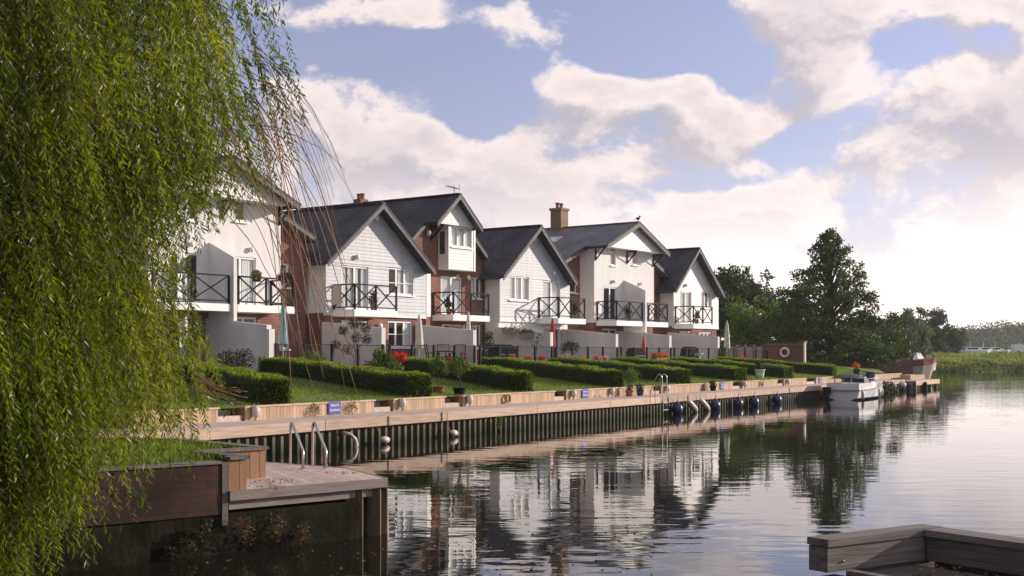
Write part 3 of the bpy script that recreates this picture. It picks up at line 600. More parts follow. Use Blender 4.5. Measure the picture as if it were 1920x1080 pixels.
# -- third: red brick house with a boarded bay high up
def brick_house():
    sl, sr, sP, zP, d = 3.5, 8.9, 5.4, 9.87, -.95
    root = thing('brick_house', 'red brick house with a white boarded upper bay under a steep slate gable', 'house', HP(sl, d, TER), HROT, 'terraced houses along the quay'); off = (-sl, d, -TER)
    c_d, c_w, c_gd, c_gw = door(826, 866, 6.0, d), (s_of(883, d), s_of(901, d), 5.0, 6.05), gd(828, 867, 3.66, d), (s_of(885, d), s_of(901, d), 2.5, 3.66)
    def xr(z): t = zP - .14; return (max(sl, sP - (t - z) / .85), min(sr, sP + (t - z) / .85))
    ops = [c_d, c_w, c_gd, c_gw]
    mb = MB(off); wallface(mb, xr, sorted({1.5, zP - .16, zP - .14 - .85 * (sP - sl), zP - .14 - .85 * (sr - sP)}), ops, d); mb.build('brick_wall', brick, root)
    window(root, off, *c_d, d, n=2, name='balcony_door', sill=False, curt=((.04, .48), (.52, .97))); window(root, off, *c_w, d, n=2, curt=((.05, .45),))
    window(root, off, *c_gd, d, n=2, name='patio_door', sill=False); window(root, off, *c_gw, d, n=2, curt=((.05, .4),))
    rf = gable_roof(root, off, 2.2, zP - .85 * 3.2, sP, zP, 8.7, zP - .85 * 3.3, -10.8, -.5, slate, vt=-.004)
    # the bay: boarded box, its own window and a small gable that carries the main ridge forward
    bl, br, bd = s_of(841, -.3), s_of(890, -.3), -.3; bc = (bl + br) / 2; zb, zt = 6.3, 8.45
    w = sz(846, 416, 884, 464, bd); w = (w[0], w[1], w[2], min(w[3], zt - .08))
    mb = MB(off); wallface(mb, lambda z: (bl, br), [zb, zt], [w], bd, .155)
    for z in np.arange(zb, zt - .1, .155): mb.box(bl - .001, bl + .01, -bd, -d, z, z + .15)
    mb.box(br - .01, br, -bd, -d, zb, zt); mb.box(bl, br, -bd, -d, zb - .02, zb - .002); by = mb.build('bay', board, root)
    window(root, off, *w, bd, n=3, curt=((.03, .32), (.36, .64), (.7, .97)))
    fr = MB(off); fr.box(bl - .035, bl - .005, .42, .9, 6.95, 8.2); f = fr.build('window', white, root)
    p = MB(off); p.box(bl - .04, bl - .036, .50, .82, 7.02, 8.12); p.build('pane', room, f)
    m = MB(off); m.box(bl - .03, bl + .09, -bd - .03, -bd + .02, zb - .03, zt); m.box(br - .09, br + .03, -bd - .03, -bd + .02, zb - .03, zt); m.build('corner_boards', white, root)
    gd1 = .1; hw = 1.72
    mb = MB(off); tl = lambda z: (sP - (zP - .15 - z) / .85, sP + (zP - .15 - z) / .85)
    wallface(mb, tl, [zt + .02, zP - .17], [], gd1 - .22, .155); mb.build('gable_boarding', board, root)
    m = MB(off); m.box(sP - hw + .12, sP + hw - .12, -gd1 + .22, -d, zt - .04, zt + .015); m.build('soffit', white, root)
    gable_roof(root, off, sP - hw, zP - .85 * hw, sP, zP + .004, sP + hw, zP - .85 * hw, -.9, gd1 + .18, slate)
    bracket(root, off, bl - .55, d, zt - .05, .75, .8); bracket(root, off, br + .35, d, zt - .05, .6, .8)
    lamp(root, off, s_of(801, d), 8.0, d, .14); lamp(root, off, s_of(876, d), z_of(521, s_of(876, d), d), d, .11)
    balcony(root, off, s_of(850, .3), s_of(916, .3), d, 1.25, 2); pipe(root, off, 8.75, d, 1.6, 7.0)
    dc = -6.2; mc = MB(off); mc.box(sP - .28, sP + .28, -dc - .25, -dc + .25, zP - .5, zP + .2); c = mc.build('chimney', brick, rf)
    for k in (-.12, .12): mc = MB(off); mc.lathe([(.13, 0), (.11, .02), (.10, .2), (.13, .26), (.12, .3)], 10, (sP, -dc + k, zP + .2)); mc.build('chimney_pot', terracotta, rf)
    ma = MB(off); da = -.1
    ma.tube([(sP, -da, zP), (sP, -da, zP + .42)], .018, 6); ma.tube([(sP - .55, -da, zP + .36), (sP + .3, -da, zP + .30)], .014, 6)
    for k in range(6): x = sP - .5 + k * .15; ma.tube([(x, -da - .16, zP + .355 - k * .011), (x, -da + .16, zP + .355 - k * .011)], .009, 5)
    ma.tube([(sP + .26, -da - .1, zP + .18), (sP + .26, -da - .1, zP + .52)], .012, 5); ma.build('television_aerial', darkgrey, rf)
brick_house()

# -- first and fifth: tall white rendered houses in pairs
def tower_house(sh, label, spec):
    sl, sr, sP, zP, slope = 17.66 + sh, 24.25 + sh, 20.9 + sh, 9.77, .44; di = -.95; L, Rr = 15.25 + sh, 26.6 + sh
    root = thing('rendered_house', label, 'house', HP(sl, 0, TER), HROT, 'terraced houses along the quay'); off = (-sl, 0, -TER); zt = 8.22
    mb = MB(off); wallface(mb, lambda z: (sl, sr), [3.97, zt], spec['up'], 0); mb.box(sl, sl + .01, .01, 1.0, 3.97, zt); mb.box(sr - .01, sr, .01, 1.0, 3.97, zt); mb.build('rendered_wall', render_w, root)
    mb = MB(off); wallface(mb, lambda z: (sl + .02, sr - .02), [1.5, 3.965], spec['gf'], -.06); mb.box(sl + .02, sl + .03, .07, 1, 1.5, 3.965); mb.build('ground_floor_wall', brick, root)
    # recessed brick bays on both sides under the long roof slopes
    zr = lambda s: zP - .16 - slope * abs(s - sP)
    for a, b, ops in ((L, sl - .003, spec['li']), (sr + .003, Rr, spec['ri'])):
        mb = MB(off); lo = min(zr(a), zr(b))
        wallface(mb, lambda z: (a, b), [1.5, lo], ops, di)
        if zr(a) < zr(b): mb.add([(a, -di, lo), (b, -di, lo), (b, -di, zr(b))], [(0, 1, 2)])
        else: mb.add([(a, -di, lo), (b, -di, lo), (a, -di, zr(a))], [(0, 1, 2)])
        mb.build('brick_wall', brick, root)
    rf = gable_roof(root, off, L - .35, zP - slope * (sP - L + .35), sP, zP, Rr + .35, zP - slope * (Rr + .35 - sP), -8.6, -.45, slate2, vt=-.004)
    dg = .80; hw = 3.48
    gable_roof(root, off, sP - hw, zP - slope * hw, sP, zP + .004, sP + hw, zP - slope * hw, -.7, dg + .2, slate2)
    mb = MB(off); tl = lambda z: (sP - (zP - .15 - z) / slope, sP + (zP - .15 - z) / slope); wallface(mb, tl, [zt + .05, zP - .17], [], dg - .12, .155); mb.build('gable_boarding', board, root)
    m = MB(off); m.box(sP - hw + .1, sP + hw - .1, -dg + .12, .9, zt - .02, zt + .045); m.build('soffit', white, root)
    gutter(root, off, sP - hw - .02, zP - slope * hw - .1, -.6, dg + .15); gutter(root, off, sP + hw + .02, zP - slope * hw - .1, -.6, dg + .15)
    for s in (sl + .12, sP + .25, sr - .1): bracket(root, off, s, 0, zt - .03, .75, .68)
    for w in spec['win']: window(root, off, *w[0], **w[1])
    balcony(root, off, spec['bl'][0], spec['bl'][1], 0, 1.28, 2); balcony(root, off, spec['br'][0], spec['br'][1], 0, 1.28, 2, left=False, right=True)
    # white screen wall between the two balconies
    sc = spec['bl'][1] + .12; m = MB(off); d1 = 1.42
    prof = [(-.02, 3.45), (d1, 3.45), (d1, 5.85), (-.02, 6.5)]
    m.add([(sc, -a, z) for a, z in prof] + [(sc + .16, -a, z) for a, z in prof], [(0, 1, 2, 3), (7, 6, 5, 4), (0, 4, 5, 1), (1, 5, 6, 2), (2, 6, 7, 3), (3, 7, 4, 0)]); m.build('balcony_screen', render_w, root)
    for s, z in spec['lamps']: lamp(root, off, s, z, 0, .1)
    return root, off, rf, sP, zP
e_w1, e_w2, e_d, e_d2, e_gd, e_gd2 = sz(1145, 461, 1154, 498), sz(1186, 465, 1196, 497), door(1132, 1156, 6.03), (21.3, 22.9, 4.14, 6.03), gd(1129, 1157, 3.66, -.06), (21.6, 23.0, 1.64, 3.66)
def twspec(sh, bl, br):
    mv = lambda w: (w[0] + sh, w[1] + sh, w[2], w[3])
    e_l = sz(1068, 531, 1081, 549, -.95)
    return dict(up=[mv(e_w1), mv(e_w2), mv(e_d), mv(e_d2)], gf=[mv(e_gd), mv(e_gd2)], li=[mv(e_l)], ri=[(25.0 + sh, 25.6 + sh, 5.0, 6.0), (25.0 + sh, 25.6 + sh, 2.4, 3.6)],
        win=[((*mv(e_w1), 0), dict(n=1, curt=((.05, .5),))), ((*mv(e_w2), 0), dict(n=1)), ((*mv(e_d), 0), dict(n=2, name='balcony_door', sill=False)), ((*mv(e_d2), 0), dict(n=2, name='balcony_door', sill=False, curt=((.04, .3), (.6, .97)))),
             ((*mv(e_gd), -.06), dict(n=2, name='patio_door', sill=False)), ((*mv(e_gd2), -.06), dict(n=2, name='patio_door', sill=False)), ((*mv(e_l), -.95), dict(n=1)),
             ((25.0 + sh, 25.6 + sh, 5.0, 6.0, -.95), dict(n=1)), ((25.0 + sh, 25.6 + sh, 2.4, 3.6, -.95), dict(n=1, curt=((.1, .6),)))],
        bl=bl, br=br, lamps=[(19.6 + sh, 6.35), (22.6 + sh, 6.35), (21.2 + sh, 3.5)])
rE, oE, rfE, sPE, zPE = tower_house(0, 'tall white rendered house with a shallow grey gable and buff chimney', twspec(0, (s_of(1156, 1.28), s_of(1204, 1.28)), (s_of(1212, 1.28), s_of(1251, 1.28))))
rA, oA, rfA, sPA, zPA = tower_house(-30.25, 'tall white rendered house half hidden behind the willow leaves', twspec(-30.25, (-13.4, s_of(429, 1.28)), (s_of(447, 1.28), s_of(549, 1.28))))
dc = -4.55; m = MB(oE); m.box(sPE - .38, sPE + .38, -dc - .38, -dc + .38, zPE - .6, zPE + 1.02); m.box(sPE - .44, sPE + .44, -dc - .44, -dc + .44, zPE + 1.02, zPE + 1.16); m.build('chimney', yellowbrick, rfE)
for k in (-.2, .2): m = MB(oE); m.lathe([(.14, 0), (.11, .05), (.10, .22), (.14, .28), (.12, .34)], 10, (sPE - k, -dc, zPE + 1.15)); m.build('chimney_pot', terracotta, rfE)
# roof window on the grey slope
m = MB(oE); dk = -3.6; s0, s1 = sPE - 2.5, sPE - 1.7; zz = lambda s: zPE - .44 * (sPE - s) + .05
m.add([(s0, -dk - .45, zz(s0)), (s1, -dk - .45, zz(s1)), (s1, -dk + .45, zz(s1)), (s0, -dk + .45, zz(s0))] + [(a, b, c - .1) for a, b, c in [(s0, -dk - .45, zz(s0)), (s1, -dk - .45, zz(s1)), (s1, -dk + .45, zz(s1)), (s0, -dk + .45, zz(s0))]],
      [(0, 1, 2, 3), (0, 4, 5, 1), (1, 5, 6, 2), (2, 6, 7, 3), (3, 7, 4, 0)]); m.build('roof_window', gel, rfE)
t = thing('perched_bird', 'small dark bird perched on the apex of the shallow grey gable', 'bird', HP(sPE, .9, zPE + .05), HROT)
m = MB(); m.ball((0, 0, .17), .07, .13, .08, 10, 7); m.ball((0, -.11, .28), .05, .055, .05, 8, 6); m.bar((0, -.15, .28), (0, -.21, .27), .02); m.bar((0, .1, .17), (0, .26, .12), .06, .02); m.bar((.02, 0, .1), (.02, 0, -.03), .012); m.bar((-.02, 0, .1), (-.02, 0, -.03), .012); m.build('body', darkgrey, t, True)

# ------------------------------------------------------------------ white partition walls and terrace fences
pw = [(-9.75, 'beside the tall white house behind the willow'), (-3.46, 'at the left of the nearest boarded gable'), (2.6, 'left of the red brick house patio, beside the cream parasol'), (8.65, 'with two wall planters, left of the red parasol'),
      (14.65, 'left of the tall white house with the chimney'), (20.3, 'in the middle of the tall white house with the chimney'), (26.1, 'farthest one, in front of the end gable')]
for s, lb in pw:
    o = MB((0, 0, -TER)); pr = [(-.05 if s > -9 else -.1, 3.56), (3.35, 3.26)]
    if s < -9: o.box(-.14, .14, -3.5, -3.3, 1.4, 3.1)
    o.add([(-.12, .05, 1.4), (.12, .05, 1.4), (.12, -3.35, 1.4), (-.12, -3.35, 1.4), (-.12, .05, 3.56), (.12, .05, 3.56), (.12, -3.35, 3.26), (-.12, -3.35, 3.26)],
          [(0, 1, 2, 3), (7, 6, 5, 4), (0, 4, 5, 1), (1, 5, 6, 2), (2, 6, 7, 3), (3, 7, 4, 0)])
    w = o.build('patio_wall', render_g); w.location = HP(s, .0, TER); w.rotation_euler = (0, 0, HROT)
    tag(w, 'tall white rendered patio wall ' + lb, 'wall', 'white patio walls between the houses')
fl = ['near the willow', 'at the nearest boarded gable', 'at the red brick house, chairs behind', 'below the two wall planters', 'at the left of the chimney house', 'by the small orange parasol', 'at the far end gable']
ends = [s for s, _ in pw] + [32.6]
for i in range(7):
    a, b = ends[i] + .2, ends[i + 1] - .2
    t = thing('terrace_fence', 'low dark mesh fence along the patio edge ' + fl[i], 'fence', HP(a, 3.5, TER), HROT, 'dark mesh fences along the patios'); Ln = b - a; n = 4
    for k in range(n + 1):
        m = MB(); x = Ln * k / n; m.box(x - .045, x + .045, -.045, .045, 0, .99); m.build('post', black, t)
    m = MB(); m.box(0, Ln, -.015, .015, .93, .96); m.box(0, Ln, -.012, .012, .08, .1); m.build('rail', black, t)
    m = MB(); m.add([(0, .004, .1), (Ln, .004, .1), (Ln, .004, .93), (0, .004, .93)], [(0, 1, 2, 3)]); m.build('mesh_panel', meshpanel, t)

# ------------------------------------------------------------------ hedges
nearpx = [530, 798, 993, 1160, 1288, 1393, 1482, 1567]; farpx = [300, 495, 752, 912, 1033, 1150, 1257, 1345]
hl = ['leftmost, ending in front of the tall house half behind the willow', 'long near one running to the left of the two standard shrubs', 'with the rounded end, right behind the two standard shrubs', 'ending above the second blue sign', 'ending beside the far ladder with the grassy tuft before it',
      'third from the far end, its tip past the far ladder', 'second from the far end, with the white pot near its side', 'farthest, ending by the lawn near the brick wall']
for i, (a, b, lb) in enumerate(zip(nearpx, farpx, hl)):
    p = QP(q_of(a, -1.75) - .35, -1.75); q = HP(s_of(b, 3.9) + .2, 3.9); d = Vector((q.x - p.x, q.y - p.y, 0)); Ln = d.length; d.normalize(); nrm = Vector((-d.y, d.x, 0)); w = .37
    za, zb, ga, gb = 1.56, 2.0, .93, 1.53
    t = thing('clipped_hedge', 'clipped hedge ' + lb, 'hedge', (p.x, p.y, ga), 0, 'clipped hedges between the gardens')
    m = MB(); n = 24
    rd = .35 if i == 2 else .08
    vs = []
    for k in range(n + 1):
        f = k / n; c = d * (f * Ln); zt = za + (zb - za) * min(1, f * 1.15) - ga; zg = (gb - ga) * f - .05; ww = w - .05
        if k == 0: ww *= .55 if i == 2 else .9
        vs += [c - nrm * ww + Vector((0, 0, zg)), c - nrm * ww + Vector((0, 0, zt - .1)), c - nrm * (ww - .07) + Vector((0, 0, zt - .05)), c + nrm * (ww - .07) + Vector((0, 0, zt - .05)), c + nrm * ww + Vector((0, 0, zt - .1)), c + nrm * ww + Vector((0, 0, zg))]
    m.add(vs, [(k * 6 + j, k * 6 + j + 1, (k + 1) * 6 + j + 1, (k + 1) * 6 + j) for k in range(n) for j in range(5)] + [(0, 1, 2, 3, 4, 5)], .1); m.build('inner_growth', hedge_leaf, t)
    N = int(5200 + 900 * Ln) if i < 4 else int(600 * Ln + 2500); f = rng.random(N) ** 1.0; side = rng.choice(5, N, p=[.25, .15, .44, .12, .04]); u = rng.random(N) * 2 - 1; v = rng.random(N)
    zt = (za + (zb - za) * np.minimum(1, f * 1.15)) - ga; zg = (gb - ga) * f
    off_ = np.where(side == 0, -w, np.where(side == 1, w, u * w)); zz_ = np.where(side == 2, zt, zg + v * (zt - zg)); ff = np.where(side == 3, 0, np.where(side == 4, 1, f)); zz_ = np.where(side == 3, v * (za - ga), zz_)
    al = ff * Ln + rng.normal(0, .012, N)
    if i == 2: al = al + np.where(al < .5, .25 * (off_ / w) ** 2, 0)
    dn = np.array(d); nn = np.array(nrm); P = al[:, None] * dn + (off_ + rng.normal(0, .018, N) + .02 * np.sin(al * 2.7 + zz_ * 4 + i) * np.sign(off_))[:, None] * nn; P[:, 2] = zz_ + rng.normal(0, .018, N) + np.where(side == 2, .03 * np.sin(al * 1.9 + i) + .02 * np.sin(al * 5.3 + u * 3), 0)
    Dd = rng.normal(0, 1, (N, 3)); Dd += np.where((side == 2)[:, None], np.array([0, 0, 1.2]), 0) + np.where((side == 0)[:, None], -nn * 1.0, 0) + np.where((side == 3)[:, None], -dn, 0)
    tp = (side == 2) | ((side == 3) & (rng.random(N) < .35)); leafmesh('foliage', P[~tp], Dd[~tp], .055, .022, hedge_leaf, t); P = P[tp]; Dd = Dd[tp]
    leafmesh('sunlit_tint_leaves', P, Dd, .06, .022, hedge_top, t)  # tops and some end leaves, sun painted in by their colour

# ------------------------------------------------------------------ generic plants
def clump_leaves(c, r, n, flat=1.):
    p = rng.normal(0, 1, (n, 3)); p /= np.linalg.norm(p, axis=1, keepdims=True); p *= (rng.random((n, 1)) ** .45) * r; p[:, 2] *= flat; return p + np.array(c)
def plant(name, label, cat, loc, clumps, m, leaf=.05, wid=.015, group=None, stems=None, pot=None, flower=None, trunk=bark, stemr=.014):
    t = thing(name, label, cat, loc, random.uniform(0, 6) if cat != 'tree' else 0., group)
    P = np.concatenate([clump_leaves(c, r, n) for c, r, n in clumps]); leafmesh('foliage', P, rng.normal(0, 1, P.shape) + np.array([0, 0, .25]), leaf, wid, m, t)
    if flower:
        P = np.concatenate([clump_leaves(c, r, n) for c, r, n in flower[1]]); leafmesh('flowers', P, rng.normal(0, 1, P.shape) + np.array([0, 0, .8]), leaf, wid * 1.6, flower[0], t)
    if stems:
        mb = MB()
        for s in stems: mb.tube(s, [stemr * 1.5, *[stemr] * (len(s) - 1)], 6)
        mb.build('stem', trunk, t, True)
    if pot:
        mb = MB(); r, h, pm = pot; mb.lathe([(r * .7, 0), (r * .85, h * .5), (r, h * .92), (r * 1.08, h * .93), (r * 1.08, h), (r * .9, h), (r * .88, h * .9)], 14); mb.build('pot', pm, t, True)
    return t
def gpos(px, fr, z=None):
    """a spot on the lawn seen at pixel column px, fr of the way from the quay wall to the terrace"""
    a = QP(q_of(px, -1.6), -1.6); b = HP(s_of(px, 3.5), 3.5); p = a.lerp(b, fr); p.z = (.95 + .61 * fr) if z is None else z; return p
def tpos(px, d, z=TER): p = HP(s_of(px, d), d); p.z = z; return p
# standard shrubs and bush in the near garden
def standard(px, fr, label, h, pot, m):
    st = [[(0, 0, .1), (.03, 0, h * .45), (-.02, .02, h * .7)], [(.0, 0, h * .45), (.16, .05, h * .8)], [(0, 0, h * .5), (-.17, -.05, h * .85)]]
    cl = [((.0, 0, h), .17, 260), ((.2, .05, h * .85), .18, 230), ((-.2, -.05, h * .88), .18, 230), ((.05, .15, h * .72), .16, 160), ((-.08, -.2, h * .72), .16, 160)]
    plant('standard_shrub', label, 'shrub', gpos(px, fr), cl, m, .06, .018, 'standard shrubs at the quay edge', st, pot)
standard(822, .10, 'left of two small standard shrubs, on a brown mound by the quay wall', .95, (.2, .2, terracotta), shrub_leaf)
standard(861, .02, 'right of two small standard shrubs, in a black pot on the quay wall', 1.0, (.19, .22, black), shrub_leaf)
plant('flowering_bush', 'bright green leafy bush with red flowers by the nearest patio fence', 'bush', gpos(722, .62), [((0, 0, .3), .42, 700), ((.45, .1, .25), .35, 450), ((-.5, 0, .3), .38, 500), ((.1, .1, .65), .34, 420), ((-.2, 0, .8), .25, 250)], shrub_leaf, .10, .035, flower=(red_pet, [((.5, .2, .75), .2, 60), ((.75, .1, .72), .15, 50)]))
plant('cloud_pruned_tree', 'dark cloud-pruned small tree in front of the nearest white patio wall', 'tree', tpos(665, 3.9), [((0, 0, 1.75), .22, 300), ((-.45, 0, 1.5), .2, 240), ((.4, .1, 1.6), .24, 260), ((.5, 0, 1.15), .22, 220), ((-.75, 0, .95), .2, 200), ((.05, 0, 1.25), .25, 260), ((-.3, .1, .75), .22, 160)], bush_dark, .07, .02,
      stems=[[(0, 0, 0), (.05, 0, .6), (-.05, 0, 1.1), (0, 0, 1.7)], [(0, 0, .7), (.3, 0, 1.0), (.42, .1, 1.5)], [(0, 0, .8), (-.3, 0, 1.1), (-.45, 0, 1.45)], [(0, 0, .5), (-.5, 0, .75), (-.75, 0, .9)]])
plant('grassy_plant', 'yellow-green spiky grass clump at the left of the nearest patio fence', 'plant', tpos(590, 3.9), [((0, 0, .3), .4, 260), ((.5, 0, .25), .35, 200)], shrub_leaf, .38, .012)
plant('grassy_plant', 'grassy tuft spilling over the hedge beside the far ladder', 'plant', gpos(1183, .12), [((0, 0, .25), .3, 320)], shrub_leaf, .3, .012)
plant('evergreen_shrub', 'dark rounded shrub behind the hedge under the willow tip', 'shrub', tpos(455, 3.9), [((0, 0, .35), .45, 500), ((-.7, 0, .35), .4, 400)], bush_dark, .09, .03)
plant('climbing_shrub', 'dark climbing shrub at the right corner of the red brick house patio', 'shrub', tpos(918, 2.6), [((0, 0, .5), .3, 260), ((0, 0, 1.0), .28, 260), ((.1, 0, 1.4), .25, 220)], bush_dark, .1, .03)
plant('small_tree', 'thin sparse sapling against the white wall under the wall planters', 'tree', tpos(1005, 2.9), [((0, 0, 1.1), .35, 70), ((.2, 0, 1.5), .3, 60)], shrub_leaf, .09, .03, stems=[[(0, 0, 0), (.02, 0, .8), (.1, 0, 1.5)], [(.02, 0, .7), (-.25, 0, 1.2)]], trunk=twig)
plant('potted_shrub', 'dark bushy plant in a tall pale pot on the patio right of the red parasol', 'plant', tpos(1068, 2.8), [((0, 0, 1.05), .28, 220), ((.3, 0, .95), .25, 160), ((-.3, 0, .9), .22, 130)], bush_dark, .11, .03, stems=[[(0, 0, .4), (0, 0, 1.0)]], pot=(.2, .62, render_g))
plant('potted_shrub', 'tall leafy shrub behind the orange-flowered planters', 'plant', tpos(1232, 2.4), [((0, 0, .7), .3, 260), ((.1, 0, 1.1), .25, 180)], bush_dark, .1, .03, pot=(.2, .3, terracotta))
plant('potted_shrub', 'small plant in a white bucket pot before the second hedge from the far end', 'plant', gpos(1425, .10), [((0, 0, .55), .2, 200), ((.1, 0, .75), .15, 90)], bush_dark, .09, .03, pot=(.24, .45, white))
plant('conical_shrub', 'small yellow-green cone shaped conifer beside the far pale parasol', 'shrub', tpos(1357, 3.6), [((0, 0, .25), .3, 240), ((0, 0, .6), .22, 180), ((0, 0, .95), .12, 80)], shrub_leaf, .1, .03)
fp = [(840, 3.2, red_pet, 'red geraniums left of pair in front of black chairs'), (868, 3.2, red_pet, 'red geraniums right of pair in front of black chairs'), (962, 3.75, red_pet, 'red flowers beside the black covered grill'), (990, 3.75, red_pet, 'red flowers, middle pot under the sapling'), (1016, 3.75, red_pet, 'red flowers at the foot of the white wall end by the red parasol'),
      (1052, 3.8, pink_pet, 'pale pink flowers right of the red parasol'), (1074, 3.8, pink_pet, 'pink flowers below the tall pale pot'), (1092, 3.8, orange_pet, 'orange flowers near the chimney house patio gate'), (1120, 3.8, orange_pet, 'orange flowers in front of the white wall, left one'), (1134, 3.8, pink_pet, 'pink flowers in front of the white wall, right one'),
      (1392, 3.7, red_pet, 'red flowers near the far brick wall'), (1606, None, orange_pet, 'orange flowers in a dark blue pot on the far lawn')]
for px, d, pm, lb in fp:
    loc = tpos(px, d, 1.57) if d else gpos(px, .06)
    big = 1.1 if d is None else .85
    plant('flower_pot', 'pot of ' + lb, 'flower pot', loc, [((0, 0, .36 * big), .2 * big, 110)], shrub_leaf, .07, .022, 'pots of flowers', None, (.2 * big, .3 * big, bluegl if d is None else (terracotta if px % 2 else render_g)), (pm, [((0, 0, .46 * big), .22 * big, 150)]))
def trough(px, d, lb, L=1.4):
    t = thing('flower_trough', lb, 'planter', tpos(px, d), HROT); m = MB(); m.box(-L / 2, L / 2, -.18, .18, 0, .36); m.box(-L / 2 - .03, L / 2 + .03, -.21, .21, .36, .42); m.build('trough', terracotta, t)
    P = rng.uniform((-L / 2, -.2, .42), (L / 2, .2, .66), (420, 3)); leafmesh('flowers', P, rng.normal(0, 1, P.shape) + (0, 0, .8), .09, .035, orange_pet, t)
    P = rng.uniform((-L / 2, -.2, .40), (L / 2, .2, .56), (260, 3)); leafmesh('foliage', P, rng.normal(0, 1, P.shape), .09, .03, shrub_leaf, t)
trough(1238, 3.4, 'long terracotta trough of orange flowers on the patio of the chimney house')
# shelf planters on the white wall
for px, py, lb, gr in ((954, 626, 'left grey planter box fixed on the white patio wall, nearly bare', False), (988, 634, 'right grey planter box on the white patio wall, with trailing green plants', True)):
    dd = (px - 920) / 112 * 3.3; s = 8.65 - .13; z = z_of(py, s, dd)
    t = thing('wall_planter', lb, 'planter', HP(s, dd, z), HROT, 'planter boxes on the white patio wall'); m = MB(); m.box(-.26, 0, -.36, .36, 0, .24); m.box(-.28, 0, -.40, .40, .24, .27); m.build('planter_box', mat('planter_grey', (.26, .25, .22), (.33, .31, .28), .8, 4.) if 'planter_grey' not in MATS else MATS['planter_grey'], t)
    P = rng.uniform((-.3, -.4, .24), (0, .4, .42 if gr else .33), (300 if gr else 90, 3)); leafmesh('foliage', P, rng.normal(0, 1, P.shape), .08, .025, shrub_leaf if gr else bush_dark, t)

# ------------------------------------------------------------------ patio furniture
def parasol(px, d, m_, h, label, r=.17, lean=0.):
    t = thing('closed_parasol', label, 'parasol', tpos(px, d), HROT, 'closed parasols on the patios')
    m = MB(); m.tube([(0, 0, 0), (0, 0, h)], .022, 8); m.build('pole', white, t, True)
    m = MB(); vs = []; seg = 16; prof = [(.03, h + .06), (r * .5, h - .25), (r * .75, h * .72), (r * .9, h * .56), (r * 1.05, h * .40), (r * .8, h * .37)]
    for rr, z in prof:
        for k in range(seg):
            q = rr * (1 if k % 2 else .72); a = 2 * math.pi * k / seg; vs.append((q * math.cos(a), q * math.sin(a), z))
    m.add(vs, [(i * seg + k, (i + 1) * seg + k, (i + 1) * seg + (k + 1) % seg, i * seg + (k + 1) % seg) for i in range(len(prof) - 1) for k in range(seg)]); m.build('canopy', m_, t, True)
    m = MB(); m.torus((0, 0, h * .62), r * .8, .02, 'z', 14, 6); m.build('tie', m_, t)
    m = MB(); m.lathe([(.25, 0), (.25, .06), (.05, .09), (.04, .25)], 14); m.build('base', darkgrey, t)
parasol(786, 2.6, cream, 2.25, 'closed pale cream parasol at the left of the red brick house patio wall', .2)
parasol(878, 1.2, cream, 2.55, 'closed cream parasol beside the red brick house window')
parasol(1036, 2.4, redcloth, 2.35, 'closed dark red parasol at the end of the white wall', .16)
parasol(1363, 3.3, greencloth, 2.6, 'closed pale green parasol at the far end of the terrace', .19)
parasol(1207, 2.8, orangecloth, 1.6, 'small closed orange parasol on the chimney house patio', .14)
parasol(531, 2.6, tealcloth, 2.5, 'closed pale teal parasol in front of the brick beside the willow twigs', .2)
def chair(px, d, rz, label):
    t = thing('patio_chair', label, 'chair', tpos(px, d), HROT + rz, 'black patio chairs')
    m = MB(); m.box(-.24, .24, -.24, .24, .43, .46); m.build('seat', black, t)
    m = MB(); m.add([(-.24, .24, .46), (.24, .24, .46), (.24, .34, 1.0), (-.24, .34, 1.0)], [(0, 1, 2, 3)]); m.build('backrest', meshpanel, t)
    m = MB(); m.tube([(-.25, .23, .44), (-.25, .34, 1.02), (.25, .34, 1.02), (.25, .23, .44)], .022, 6); m.build('back_frame', black, t)
    for a in (-1, 1):
        m = MB(); m.tube([(a * .26, .2, .64), (a * .26, -.24, .64)], .022, 6); m.build('armrest', black, t)
        for b in (-1, 1): m = MB(); m.tube([(a * .25, b * .23, 0), (a * .25, b * .23, .64 if b < 0 else .46)], .02, 6); m.build('leg', black, t)
chair(812, 2.9, .9, 'black mesh patio chair, left of the table behind the red geraniums'); chair(832, 2.6, 2.2, 'black mesh patio chair behind the table with the red geraniums in front'); chair(858, 2.9, -1.3, 'black mesh patio chair, right of the table behind the red geraniums')
t = thing('patio_table', 'black patio table between the black mesh chairs', 'table', tpos(836, 3.0), HROT); m = MB(); m.lathe([(.45, .70), (.46, .71), (.46, .73), (.45, .74)], 20); m.build('table_top', black, t)
for k in range(4): m = MB(); a = k * math.pi / 2 + .7; m.tube([(.3 * math.cos(a), .3 * math.sin(a), .7), (.36 * math.cos(a), .36 * math.sin(a), 0)], .02, 6); m.build('leg', black, t)
def grill(px, d, w, h, label):
    t = thing('covered_grill', label, 'grill cover', tpos(px, d), HROT, 'covered barbecue grills'); m = MB()
    pr = [(-w, 0), (-w * .96, h * .6), (-w * .75, h * .9), (-w * .3, h), (w * .3, h), (w * .75, h * .9), (w * .96, h * .6), (w, 0)]
    n = len(pr); m.add([(x, -.3, z) for x, z in pr] + [(x, .3, z) for x, z in pr], [tuple(range(n))[::-1], tuple(range(n, 2 * n))] + [(i, i + 1, n + i + 1, n + i) for i in range(n - 1)]); m.build('cover', covercloth, t, False)
    m = MB(); m.bar((-w * .8, -.31, h * .55), (w * .8, -.31, h * .55), .03, .05); m.build('strap', darkgrey, t)
grill(943, 2.9, .72, 1.05, 'black covered barbecue against the white wall with wall planters'); grill(1191, 3.2, .5, .95, 'black covered barbecue on the left of the orange parasol'); grill(1293, 3.2, .62, 1.05, 'black covered barbecue in front of the far end gable')
